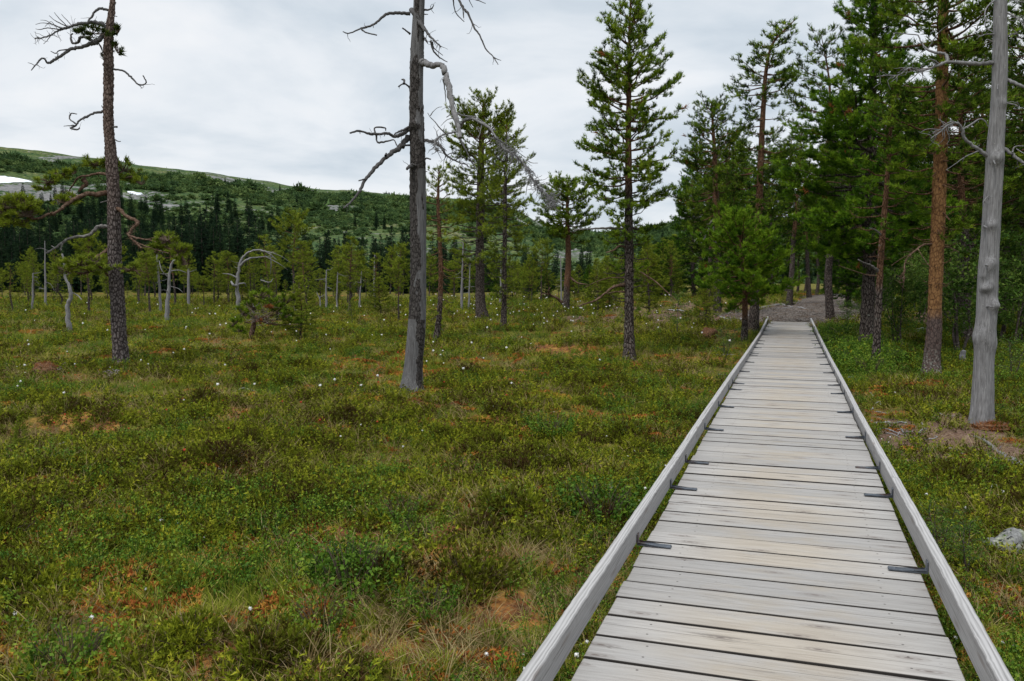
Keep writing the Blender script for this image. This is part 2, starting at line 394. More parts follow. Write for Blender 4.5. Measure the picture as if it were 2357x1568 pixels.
BARE = [(gp(u, v), a, b) for u, v, a, b in BARE]
def bare_mask(x, y):
    k = np.zeros_like(x); nz = fbm(x * 3.1, y * 3.1, 91, 3) * .9
    for p, a, b in BARE: k = np.maximum(k, 1.25 * np.exp(-((x - p[0]) / a) ** 2 - ((y - p[1]) / (a * .9)) ** 2) + nz * .6 * np.exp(-(((x - p[0]) / a) ** 2 + ((y - p[1]) / a) ** 2) * .4))
    return np.clip(np.maximum(k, sst(.46, .66, fbm(x * .55, y * .55, 93, 4) + .3 * fbm(x * 2.5, y * 2.5, 94, 2)) * (y < 40)), 0, 1)
ground = grid_mesh('ground', XX, YY, ZZ, M['ground'], litter_mask(XX, YY) - bare_mask(XX, YY) * (litter_mask(XX, YY) < .25))
# the wider land, reaching the horizon below the bog surface
Xf, Yf = np.meshgrid(np.linspace(-4000, 4000, 41), np.linspace(-1500, 4500, 31))
far = grid_mesh('far_land', Xf, Yf, np.full_like(Xf, -0.9), M['ground'])

# gravel path beyond the end of the boardwalk
def gravel_fn(g, t, o):
    p = g.pos(); vo = g.n('ShaderNodeTexVoronoi'); vo.inputs['Scale'].default_value = 38; g.link(p, vo.inputs['Vector'])
    n_ = g.noise(1.6, 4, p); f = g.noise(60, 3, p)
    c = g.ramp(g.math('ADD', g.math('MULTIPLY', g.n('ShaderNodeSeparateColor', i_0=vo.outputs['Color']).outputs[0], 0.45), g.math('MULTIPLY', f, 0.55)),
               [(0.25, (0.080, 0.068, 0.060)), (0.48, (0.215, 0.185, 0.163)), (0.75, (0.38, 0.335, 0.30))])
    c = g.mix(g.rng(g.noise(5, 4, p), 0.45, 0.7, 0, .5), c, (0.06, 0.05, 0.045))
    c = g.mix(g.rng(n_, 0.48, 0.66, 0, .7), c, g.ramp(f, [(.3, (0.10, 0.066, 0.046)), (.6, (0.24, 0.17, 0.125))]))
    g.link(g.princ(c, 0.95, g.bump(g.math('ADD', vo.outputs['Distance'], g.noise(6, 4, p)), 1.0, 0.06), 0.05), o.inputs[0])
M['gravel'] = mat('gravel', gravel_fn)
ps = np.linspace(28.55, 62, 90)
pw = np.linspace(-1, 1, 26)
S_ = np.repeat(ps[:, None], 26, 1)
cen = -0.1 + 0.10 * (S_ - 28) * sst(29, 40, S_) - 0.05 * np.maximum(S_ - 42, 0)
half = 1.5 + 1.3 * sst(28.5, 33, S_) - 0.9 * sst(36, 50, S_) + 0.5 * fbm(S_ * 0.4, 0 * S_ + np.sign(pw)[None] * 5, 5, 3)
Lt = cen + pw[None] * half
PX = S_ * sY + Lt * cY; PY = S_ * cY - Lt * sY
edge = 1 - np.abs(pw)[None] ** 6
PZ = gh(PX, PY) + 0.035 * edge - 0.012 + 0.012 * fbm(PX * 1.7, PY * 1.7, 8, 3) * edge
path = grid_mesh('path', PX, PY, PZ, M['gravel'])

# ------------------------------------------------------------------ fells behind the bog
crest_u = np.array([-900, -300, 0, 80, 160, 250, 330, 400, 480, 560, 640, 700, 760, 900, 1000, 1090, 1140, 1180, 1215, 1240, 1270, 1300, 1380, 1480, 1560, 1640, 1800, 2100, 2400, 3200])
crest_v = np.array([330, 352, 371, 379, 386, 394, 404, 411, 415, 428, 440, 447, 453, 463, 468, 478, 487, 499, 514, 527, 540, 548, 545, 535, 522, 512, 520, 530, 545, 570])
def hill_h(X, Y):
    u = 1178 + F * X / np.maximum(Y, 1)
    tanv = (633 - np.interp(u, crest_u, crest_v)) / F
    Yc = 760 + 120 * fbm(u * 0.002, u * 0, 41, 2)
    top = CAM_Z + Yc * tanv
    f = sst(0.0, 1.0, (Y - 150) / (Yc - 150)) ** 0.85
    back = 1 - 0.35 * sst(0, 1, (Y - Yc) / 700)
    rough = 6.5 * fbm(X * 0.014, Y * 0.014, 51, 5) * np.clip(f * 1.4, 0, 1) * (1 - 0.75 * np.exp(-((Y - Yc) / 120) ** 2))
    return -2.5 + (top + 2.5) * f * back + rough * (Y < 1400)
def hill_rock(X, Y, Z):
    u = 1178 + F * X / np.maximum(Y, 1); v = 633 - F * (Z - CAM_Z) / np.maximum(Y, 1)
    n_ = fbm(X * 0.035, Y * 0.018, 61, 6) * 1.15 - .08; k = np.zeros_like(X)
    for (a, b, ra, rb, s_) in ((20, 445, 150, 38, .85), (-150, 440, 200, 60, .9), (500, 424, 110, 11, .8), (380, 450, 70, 9, .6), (640, 446, 60, 10, .6), (1190, 510, 60, 26, 1.0), (1120, 500, 60, 14, .7), (880, 505, 40, 7, .6), (740, 485, 60, 8, .5), (1010, 540, 30, 10, .5)):
        k = np.maximum(k, s_ * np.exp(-((u - a) / ra) ** 2 - ((v - b) / rb) ** 2))
    return np.clip(k * 0.75 + n_ * 0.9, 0, 1)
def hill_fn(g, t, o):
    p = g.pos(); rk = g.attr()
    a = g.noise(0.018, 6, p, 0.6); b = g.noise(0.11, 5, p, 0.6); c_ = g.noise(0.6, 4, p)
    veg = g.ramp(g.math('ADD', g.math('MULTIPLY', a, 0.55), g.math('MULTIPLY', b, 0.45)),
                 [(0.36, (0.034, 0.066, 0.026)), (0.45, (0.060, 0.100, 0.032)), (0.53, (0.098, 0.130, 0.040)), (0.60, (0.150, 0.155, 0.055)), (0.68, (0.18, 0.140, 0.065))])
    veg = g.mix(g.rng(c_, 0.40, 0.58, 0.9, 0.0), veg, (0.020, 0.046, 0.020))
    veg = g.mix(g.rng(g.noise(0.22, 4, p), 0.60, 0.68, 0.0, 0.3), veg, (0.17, 0.17, 0.10))
    rock = g.ramp(g.math('ADD', g.math('MULTIPLY', c_, 0.5), g.math('MULTIPLY', b, 0.5)), [(0.3, (0.07, 0.07, 0.068)), (0.5, (0.15, 0.148, 0.145)), (0.7, (0.26, 0.255, 0.25))])
    f = g.rng(g.math('ADD', rk, g.math('ADD', g.math('MULTIPLY', g.math('SUBTRACT', c_, 0.5), 1.9), g.math('MULTIPLY', g.math('SUBTRACT', b, 0.5), 2.6))), 0.46, 0.60)
    g.link(g.princ(g.mix(f, veg, rock), 0.95, g.bump(g.math('ADD', b, c_), 0.8, 2.0), 0.05), o.inputs[0])
M['hill'] = mat('fell_side', hill_fn)
hy = np.concatenate([np.linspace(140, 700, 230), np.linspace(704, 1000, 130), np.linspace(1020, 1700, 24)])
hx = np.linspace(-1.35, 1.2, 640)
HY = np.repeat(hy[:, None], len(hx), 1); HX = hx[None] * HY; HZ = hill_h(HX, HY)
hills = grid_mesh('hills', HX, HY, HZ, M['hill'], hill_rock(HX, HY, HZ))
def hill_pt(u, v):
    tx = (u - 1178) / F; Y = np.linspace(160, 1200, 1500); X = tx * Y
    vv = 633 - F * (hill_h(X, Y) - CAM_Z) / Y
    k = np.argmax(vv < v) if (vv < v).any() else int(np.argmin(vv))
    return np.array([X[k], Y[k], float(hill_h(X[k], Y[k]))])
def snow_fn(g, t, o):
    g.link(g.princ(g.ramp(g.noise(0.5, 4, g.pos()), [(0.3, (0.62, 0.65, 0.69)), (0.7, (0.82, 0.84, 0.86))]), 0.7), o.inputs[0])
M['snow'] = mat('old_snow', snow_fn)
def snow(poly, label):
    P = np.array([hill_pt(u, v) for u, v in poly]); c = P.mean(0)
    mb = MB(); top = []
    th = np.linspace(0, 1, 48, endpoint=False) * len(P)
    ring = np.array([P[int(k)] * (1 - k % 1) + P[(int(k) + 1) % len(P)] * (k % 1) for k in th])
    ring[:, :2] += np.stack([fbm(th * 2, th * 0, 3), fbm(th * 2, th * 0 + 9, 4)], 1) * 2.2
    vs = []
    for f_, up in ((1.0, 0.1), (0.92, 0.5), (0.6, 0.6), (0.25, 0.6)):
        r = c + (ring - c) * f_; r[:, 2] = hill_h(r[:, 0], r[:, 1]) + up; vs.append(r)
    n_ = 48; q = [[k * n_ + j, k * n_ + (j + 1) % n_, (k + 1) * n_ + (j + 1) % n_, (k + 1) * n_ + j] for k in range(3) for j in range(n_)]
    t_ = [[3 * n_ + j, 3 * n_ + (j + 1) % n_, 4 * n_] for j in range(n_)]
    mb.add(np.vstack(vs + [vs[-1].mean(0)[None]]), q=q, t=t_)
    tag(mb.build('snow_patch', M['snow'], loc=tuple(c)), label, 'snow patch', 'old snow patches on the fell')
snow([(-60, 409), (0, 411), (30, 412), (62, 417), (90, 423), (60, 425), (10, 426), (-60, 428)], 'largest white snow patch lying on grey scree of the fell, at the left edge')
snow([(304, 446), (318, 447.5), (337, 451.5), (330, 453), (314, 450)], 'small snow strip on the fell just beside the tall bark-covered pine')
snow([(1196, 512), (1212, 514), (1236, 524), (1226, 525), (1205, 518)], 'thin snow streak on the grey fell shoulder beyond the middle pines')

# ------------------------------------------------------------------ boardwalk
DZ = 0.30
def deck_edges(s):
    return -0.752 + 0.05 * float(sst(13, 24, s)), 0.645 - 0.10 * float(sst(8, 26, s))
def plank_fn(g, t, o):
    uv = g.n('ShaderNodeUVMap', uv_map='plank').outputs[0]; sp = g.n('ShaderNodeSeparateXYZ', i_0=uv)
    pid = g.attr(); u = sp.outputs[0]; v = sp.outputs[1]
    off = g.n('ShaderNodeCombineXYZ', i_0=g.math('ADD', u, g.math('MULTIPLY', pid, 37.0)), i_1=v, i_2=g.math('MULTIPLY', pid, 91.0)).outputs[0]
    grain = g.noise(1.0, 5, g.mapv(off, (2.2, 55, 1)), 0.62, 0.4)
    fine = g.noise(1.0, 4, g.mapv(off, (9, 240, 1)), 0.6)
    blot = g.noise(1.0, 4, g.mapv(off, (3.0, 7, 1)))
    # grey edges, worn beige middle of the walkway
    worn = g.math('MULTIPLY', g.rng(g.math('ABSOLUTE', g.math('ADD', u, 0.05)), 0.62, 0.18), g.rng(g.math('ADD', blot, g.math('MULTIPLY', g.math('SUBTRACT', pid, 0.5), 0.35)), 0.34, 0.62))
    base = g.ramp(g.math('ADD', g.math('MULTIPLY', grain, 0.55), g.math('MULTIPLY', fine, 0.45)),
                  [(0.22, (0.140, 0.129, 0.119)), (0.40, (0.260, 0.245, 0.231)), (0.55, (0.322, 0.306, 0.290)), (0.78, (0.395, 0.378, 0.360))])
    wc = g.ramp(g.math('ADD', g.math('MULTIPLY', grain, 0.6), g.math('MULTIPLY', fine, 0.4)),
                [(0.25, (0.18, 0.147, 0.112)), (0.45, (0.290, 0.247, 0.196)), (0.7, (0.370, 0.326, 0.268))])
    c = g.mix(g.math('MULTIPLY', worn, 0.8), base, wc)
    tone = g.rng(pid, 0.0, 1.0, 0.84, 1.08)
    c = g.mix(1.0, c, g.n('ShaderNodeCombineColor', i_0=tone, i_1=tone, i_2=tone).outputs[0], 'MULTIPLY')
    # knots and drying cracks
    vo = g.n('ShaderNodeTexVoronoi', voronoi_dimensions='2D'); vo.inputs['Scale'].default_value = 1.0; g.link(g.mapv(off, (2.6, 9.0, 1)), vo.inputs['Vector'])
    rr = g.n('ShaderNodeSeparateColor', i_0=vo.outputs['Color']).outputs[0]
    kn = g.math('MULTIPLY', g.math('ADD', g.rng(vo.outputs['Distance'], 0.26, 0.08, 0.0, 0.85), g.rng(vo.outputs['Distance'], 0.07, 0.04, 0.0, 0.6)), g.math('GREATER_THAN', rr, 0.66))
    ring = g.math('ADD', g.math('MULTIPLY', g.math('SINE', g.math('MULTIPLY', vo.outputs['Distance'], 70.0)), 0.25), 0.6)
    c = g.mix(g.math('MULTIPLY', g.math('MULTIPLY', kn, ring), 0.85, ), c, (0.13, 0.105, 0.092))
    cr = g.noise(1.0, 3, g.mapv(off, (1.7, 70, 1)), 0.5, 0.6)
    crack = g.math('MULTIPLY', g.rng(cr, 0.37, 0.34), g.rng(g.noise(1.0, 2, g.mapv(off, (2.5, 5, 1))), 0.5, 0.6))
    c = g.mix(g.math('MULTIPLY', crack, 0.4), c, (0.07, 0.06, 0.055))
    cl = g.math('ABSOLUTE', g.math('ADD', v, g.math('MULTIPLY', g.math('SUBTRACT', g.noise(1.0, 3, g.mapv(off, (2.2, 0.01, 1))), 0.5), 0.05)))
    split = g.math('MULTIPLY', g.math('MULTIPLY', g.rng(cl, 0.0022, 0.0010), g.rng(g.noise(1.0, 2, g.mapv(off, (1.3, 0.01, 1))), 0.44, 0.50)), g.math('GREATER_THAN', g.math('FRACT', g.math('MULTIPLY', pid, 7.3)), 0.45))
    c = g.mix(g.math('MULTIPLY', split, 0.8), c, (0.05, 0.042, 0.038))
    du = g.math('MINIMUM', g.math('ABSOLUTE', g.math('SUBTRACT', u, g.math('ADD', 0.43, g.math('MULTIPLY', pid, 0.04)))), g.math('ABSOLUTE', g.math('ADD', u, g.math('ADD', 0.50, g.math('MULTIPLY', pid, 0.05)))))
    dv = g.math('SUBTRACT', g.math('ABSOLUTE', v), 0.052)
    nail = g.rng(g.math('SQRT', g.math('ADD', g.math('MULTIPLY', du, du), g.math('MULTIPLY', dv, dv))), 0.0065, 0.0045)
    c = g.mix(g.math('MULTIPLY', nail, 0.8), c, (0.06, 0.05, 0.045))
    dirt = g.rng(g.noise(1.0, 3, g.mapv(off, (26, 60, 1))), 0.70, 0.74)
    c = g.mix(g.math('MULTIPLY', dirt, 0.6), c, (0.10, 0.085, 0.075))
    c = g.mix(g.rng(g.math('ABSOLUTE', v), 0.108, 0.113), c, (0.030, 0.026, 0.023))     # dirty plank sides, with gap shade painted in so the seams read dark
    h = g.math('SUBTRACT', g.math('ADD', g.math('MULTIPLY', grain, 0.7), g.math('MULTIPLY', fine, 0.5)), g.math('MULTIPLY', crack, 1.5))
    g.link(g.princ(c, 0.75, g.bump(h, 0.5, 0.004), 0.25), o.inputs[0])
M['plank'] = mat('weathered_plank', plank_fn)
def rail_fn(g, t, o):
    uv = g.n('ShaderNodeUVMap', uv_map='plank').outputs[0]; pid = g.attr()
    sp = g.n('ShaderNodeSeparateXYZ', i_0=uv)
    off = g.n('ShaderNodeCombineXYZ', i_0=sp.outputs[0], i_1=sp.outputs[1], i_2=g.math('MULTIPLY', pid, 13.0)).outputs[0]
    grain = g.noise(1.0, 5, g.mapv(off, (1.2, 38, 1)), 0.6, 1.6)
    rings = g.n('ShaderNodeTexWave', wave_type='BANDS', bands_direction='Y'); g.link(g.mapv(off, (0.55, 9, 1)), rings.inputs['Vector'])
    rings.inputs['Scale'].default_value = 2.2; rings.inputs['Distortion'].default_value = 9; rings.inputs['Detail'].default_value = 3; rings.inputs['Detail Scale'].default_value = 1.2
    fine = g.noise(1.0, 3, g.mapv(off, (7, 160, 1)))
    tp = g.math('MULTIPLY', g.rng(sp.outputs[1], 0.118, 0.124), g.rng(sp.outputs[1], 0.174, 0.168))
    f = g.math('ADD', g.math('ADD', g.math('MULTIPLY', grain, 0.32), g.math('MULTIPLY', g.math('MULTIPLY', rings.outputs['Fac'], 0.20), g.math('ADD', g.math('MULTIPLY', tp, 0.9), 0.35))), g.math('ADD', g.math('MULTIPLY', fine, 0.25), 0.13))
    c = g.ramp(f, [(0.30, (0.145, 0.138, 0.133)), (0.42, (0.255, 0.246, 0.240)), (0.55, (0.32, 0.310, 0.303)), (0.75, (0.40, 0.388, 0.380))])
    vo = g.n('ShaderNodeTexVoronoi', voronoi_dimensions='2D'); vo.inputs['Scale'].default_value = 1.0; g.link(g.mapv(off, (2.2, 14, 1)), vo.inputs['Vector'])
    rr = g.n('ShaderNodeSeparateColor', i_0=vo.outputs['Color']).outputs[0]
    kn = g.math('MULTIPLY', g.rng(vo.outputs['Distance'], 0.22, 0.05), g.math('GREATER_THAN', rr, 0.72))
    c = g.mix(g.math('MULTIPLY', kn, 0.7), c, (0.17, 0.145, 0.13))
    cr = g.noise(1.0, 3, g.mapv(off, (1.0, 36, 1)), 0.5, 1.2)
    crack = g.math('MULTIPLY', g.rng(cr, 0.34, 0.31), g.rng(g.noise(1.0, 2, g.mapv(off, (1.5, 3, 1))), 0.45, 0.6))
    c = g.mix(g.math('MULTIPLY', crack, 0.7), c, (0.10, 0.09, 0.085))
    g.link(g.princ(c, 0.8, g.bump(f, 0.35, 0.004), 0.2), o.inputs[0])
M['rail'] = mat('weathered_rail', rail_fn)
def steel_fn(g, t, o):
    nz = g.noise(25, 4, g.obj()); r = g.rng(g.noise(9, 4, g.obj()), 0.55, 0.75)
    c = g.mix(r, g.ramp(nz, [(0.3, (0.05, 0.057, 0.068)), (0.7, (0.125, 0.14, 0.165))]), (0.10, 0.05, 0.03))
    p_ = g.n('ShaderNodeBsdfPrincipled'); g.link(c, p_.inputs['Base Color']); p_.inputs['Metallic'].default_value = 0.5; p_.inputs['Roughness'].default_value = 0.5
    g.link(p_.outputs[0], o.inputs[0])
M['steel'] = mat('dark_steel', steel_fn)

bw = empty('boardwalk', tuple(from_sl(2.0, -0.05, 0.0)))
tag(bw, 'straight pale grey plank boardwalk with low side rails leading into the pines', 'boardwalk')
def uvbuild(mb, uvs, name, material, parent, smooth=False):
    o = mb.build(name, material, parent, smooth); me = o.data
    lay = me.uv_layers.new(name='plank'); vi = np.zeros(len(me.loops), np.int32); me.loops.foreach_get('vertex_index', vi)
    lay.data.foreach_set('uv', np.concatenate(uvs)[vi].astype(np.float32).ravel()); return o
mb = MB(); uvs = []
PITCHP = 0.2185; s = 1.0; r_ = np.random.default_rng(3); plank_s = []
while s < 28.65:
    wdt = PITCHP * r_.uniform(0.97, 1.03); gap = r_.uniform(0.014, 0.024)
    l0, l1 = deck_edges(s); l0 += r_.normal(0, 0.003); l1 += r_.normal(0, 0.003)
    sk_ = r_.normal(0, 0.002); zt = DZ + r_.normal(0, 0.0018); tilt = r_.normal(0, 0.0012); th = 0.036; ch = 0.003
    plank_s.append(s + wdt / 2)
    # bevelled cross-section swept along the plank, slightly bowed
    prof = [(0, -th), (0, -ch), (ch, 0), (wdt * .25, .0006), (wdt * .5, r_.normal(0, .001)), (wdt * .75, .0006), (wdt - gap - ch, 0), (wdt - gap, -ch), (wdt - gap, -th)]
    nL = 9; ls = np.concatenate([[l0], np.linspace(l0 + .004, l1 - .004, nL - 2), [l1]]); V_ = []; W_ = []
    for k, l in enumerate(ls):
        dn = 0.003 if k in (0, nL - 1) else 0.0
        wav = 0.0015 * math.sin(l * 3 + s * 9)
        for (a, b) in prof:
            V_.append(from_sl(s + a + sk_ * l + wav, l, zt + b + tilt * (a - wdt / 2) * 10 - dn)); W_.append((l, (a - wdt / 2) if b > -ch * .9 else math.copysign(wdt / 2 + (0.006 if b > -th * .9 else 0.04), a - wdt / 2)))
    m9 = len(prof); q = [[k * m9 + j, k * m9 + j + 1, (k + 1) * m9 + j + 1, (k + 1) * m9 + j] for k in range(nL - 1) for j in range(m9 - 1)]
    q += [[k * m9 + m9 - 1, k * m9, (k + 1) * m9, (k + 1) * m9 + m9 - 1] for k in range(nL - 1)]
    t_ = [[0, j + 1, j] for j in range(1, m9 - 1)] + [[(nL - 1) * m9, (nL - 1) * m9 + j, (nL - 1) * m9 + j + 1] for j in range(1, m9 - 1)]
    mb.add(V_, q=q, t=t_, a=r_.random()); uvs.append(np.array(W_)); s += wdt
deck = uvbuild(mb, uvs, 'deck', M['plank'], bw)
def box_along(mb, uvs, pts, wd, ht, aa, seed=0, rough=0.0):
    """a squared beam through pts = outer-top edge (s, l, z); wd signed towards the deck"""
    r = np.random.default_rng(seed); P = np.array(pts, float); n = len(P)
    Ls = np.concatenate([[0], np.cumsum(np.linalg.norm(np.diff(P, axis=0), axis=1))])
    m_ = max(4, int(Ls[-1] / 0.03)); f = np.linspace(0, Ls[-1], m_)
    S = np.interp(f, Ls, P[:, 0]); Lq = np.interp(f, Ls, P[:, 1]); Zq = np.interp(f, Ls, P[:, 2]); c = 0.005
    sec = [(0, -ht), (0, -ht * .5), (0, -c), (c, 0), (.5, 0.001), (1 - c / abs(wd), 0), (1, -c), (1, -ht * .5), (1, -ht)]
    V_ = []; W_ = []; seg = abs(wd) + ht
    wob = rough * fbm(f * 22, f * 0, seed, 3); wob2 = rough * 0.7 * fbm(f * 12, f * 0 + 5, seed + 3, 3)
    for k in range(m_):
        d = 0
        for j, (a, b) in enumerate(sec):
            x = (a if a <= c and j == 3 else a * wd) if j != 3 else math.copysign(c, wd)
            inn = wob[k] if j in (5, 6) else (wob2[k] if j in (2, 3) else 0)
            V_.append(from_sl(S[k], Lq[k] + x + math.copysign(inn, wd) * (1 if j in (5, 6) else -1), Zq[k] + b))
            W_.append((f[k], (b + ht if j < 3 else (abs(x) + ht if j < 6 else abs(wd) + ht - b))))
    m9 = len(sec)
    q = [[k * m9 + j, k * m9 + j + 1, (k + 1) * m9 + j + 1, (k + 1) * m9 + j] for k in range(m_ - 1) for j in range(m9 - 1)]
    q += [[k * m9 + m9 - 1, k * m9, (k + 1) * m9, (k + 1) * m9 + m9 - 1] for k in range(m_ - 1)]
    e0 = (m_ - 1) * m9; t_ = [[0, j + 1, j] for j in range(1, m9 - 1)] + [[e0, e0 + j, e0 + j + 1] for j in range(1, m9 - 1)]
    q = np.array(q); 
    mb.add(V_, q=q, t=t_, a=aa); uvs.append(np.array(W_))
LR = [(0.9, -0.853, .45), (2.6, -0.848, .45), (6.4, -0.836, .43), (8.7, -0.833, .425), (12.3, -0.815, .42), (16.0, -0.790, .405), (22.0, -0.768, .375), (28.3, -0.775, .42), (29.3, -0.785, .435)]
RR = [(1.2, .745, .45), (3.1, .735, .45), (5.5, .728, .425), (8.1, .720, .385), (9.7, .708, .375), (12.0, .700, .37), (15.8, .672, .36), (22.0, .640, .37), (29.3, .605, .405)]
def splits(pts, cuts):
    P = np.array(pts); out_ = []
    for a, b in zip(cuts[:-1], cuts[1:]):
        ss = [a + .003] + [q for q in P[:, 0] if a + .05 < q < b - .05] + [b - .003]
        out_.append([(q, np.interp(q, P[:, 0], P[:, 1]), np.interp(q, P[:, 0], P[:, 2])) for q in ss])
    return out_
for pts, sg, cuts in ((LR, 1, [0.9, 6.4, 12.3, 17.6, 22.5, 29.3]), (RR, -1, [1.2, 6.3, 9.3, 12.7, 18.6, 23.0, 29.3])):
    for k, seg in enumerate(splits(pts, cuts)):
        mb = MB(); uvs = []
        box_along(mb, uvs, seg, sg * 0.050, 0.122, r_.random(), 10 + k + sg, 0.005)
        uvbuild(mb, uvs, 'rail', M['rail'], bw)
# joists under the planks
for l in (-0.55, -0.05, 0.42):
    mb = MB(); uvs = []
    box_along(mb, uvs, [(0.9, l, DZ - 0.040), (13.0, l, DZ - 0.040), (28.6, l - 0.06, DZ - 0.040)], 0.06, 0.17, 0.3, 3, 0)
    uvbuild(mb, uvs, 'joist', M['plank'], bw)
# flat steel straps screwed to planks and bent up the inside of the rails
def edge_s(v, right):
    u = 1500.0
    for _ in range(30):
        r = ray(u, v); t = (DZ - CAM_Z) / r[2]; s_, l_ = sl(r[0] * t, r[1] * t); e_ = deck_edges(s_)[1 if right else 0]
        u += (e_ - l_) * F / (r[1] * t) / cY * 0.9
    return s_
lv = [700.2 + q * .2414 for q in (1218, 993, 827, 755, 647, 561, 495, 476, 423, 382, 350, 293, 257, 215, 186)] + [1067, 1124, 1271]
rv = [700.2 + q * .2414 for q in (1270, 1032, 857, 777, 662, 578, 508, 480, 423, 383, 350, 292, 255, 218, 183)] + [1087, 1153, 1331]
for right, vs in ((0, lv), (1, rv)):
    for v in vs:
        s0 = edge_s(v, right); k = int(np.argmin([abs(q - s0) for q in plank_s])); s0 = plank_s[k] + 0.02
        P = np.array(RR if right else LR); lo = np.interp(s0, P[:, 0], P[:, 1]); zt = np.interp(s0, P[:, 0], P[:, 2])
        sg = 1 if right else -1
        li = lo - sg * 0.0525; e_ = deck_edges(s0)[right]; l_in = e_ - sg * 0.15
        if sg * (li - e_) < 0.012: li = e_ + sg * 0.012
        mb = MB(); hw = 0.026; zt0 = DZ + 0.0045; th = 0.006
        prof = [(l_in, zt0), (l_in + sg * 0.004, zt0 + th), (li - sg * 0.012, zt0 + th), (li - sg * th, zt0 + th + 0.010), (li - sg * th, zt0 + .058), (li, zt0 + .060), (li, zt0), ]
        V_ = [from_sl(s0 + d, l, z) for d in (-hw, hw) for l, z in prof]; m_ = len(prof)
        q = [[j, (j + 1) % m_, m_ + (j + 1) % m_, m_ + j] for j in range(m_)]
        idx = [(0, 1, 2), (0, 2, 3), (0, 3, 6), (3, 4, 5), (3, 5, 6)]
        t_ = [list(a) for a in idx] + [[m_ + a for a in reversed(b)] for b in idx]
        mb.add(V_, q=q, t=t_)
        br = mb.build('bracket', M['steel'], bw, False)
        if v > 940:                                       # screw heads one can make out on the near straps
            for dl in (0.03, 0.12):
                sb = MB(); c = from_sl(s0, l_in + sg * dl, zt0 + th + 0.0002); an = np.arange(8) * math.pi / 4
                vv = [c + np.array([math.cos(a) * .007, math.sin(a) * .007, 0]) for a in an] + [c + np.array([math.cos(a) * .005, math.sin(a) * .005, .003]) for a in an] + [c + np.array([0, 0, .0034])]
                sb.add(vv, q=[[j, (j + 1) % 8, 8 + (j + 1) % 8, 8 + j] for j in range(8)], t=[[8 + j, 8 + (j + 1) % 8, 16] for j in range(8)])
                sb.build('screw', M['steel'], br)
# ------------------------------------------------------------------ trees
def limb(mb, P, r0, r1, sides=7, a=0.5, seed=0, gnarl=0.12, n=6):
    """a bent, knotty branch through P"""
    C = catmull(P, n); k = len(C); r = np.random.default_rng(seed)
    f = np.linspace(0, 1, k); R = r0 + (r1 - r0) * f ** 0.8
    R = R * (1 + gnarl * np.interp(f, np.linspace(0, 1, max(4, k // 3)), r.normal(0, 1, max(4, k // 3))))
    C = C + r.normal(0, 1, C.shape) * R[:, None] * 0.18 * (f > 0)[:, None]
    tube(mb, C, np.maximum(R, r1 * 0.5), sides, a); return C

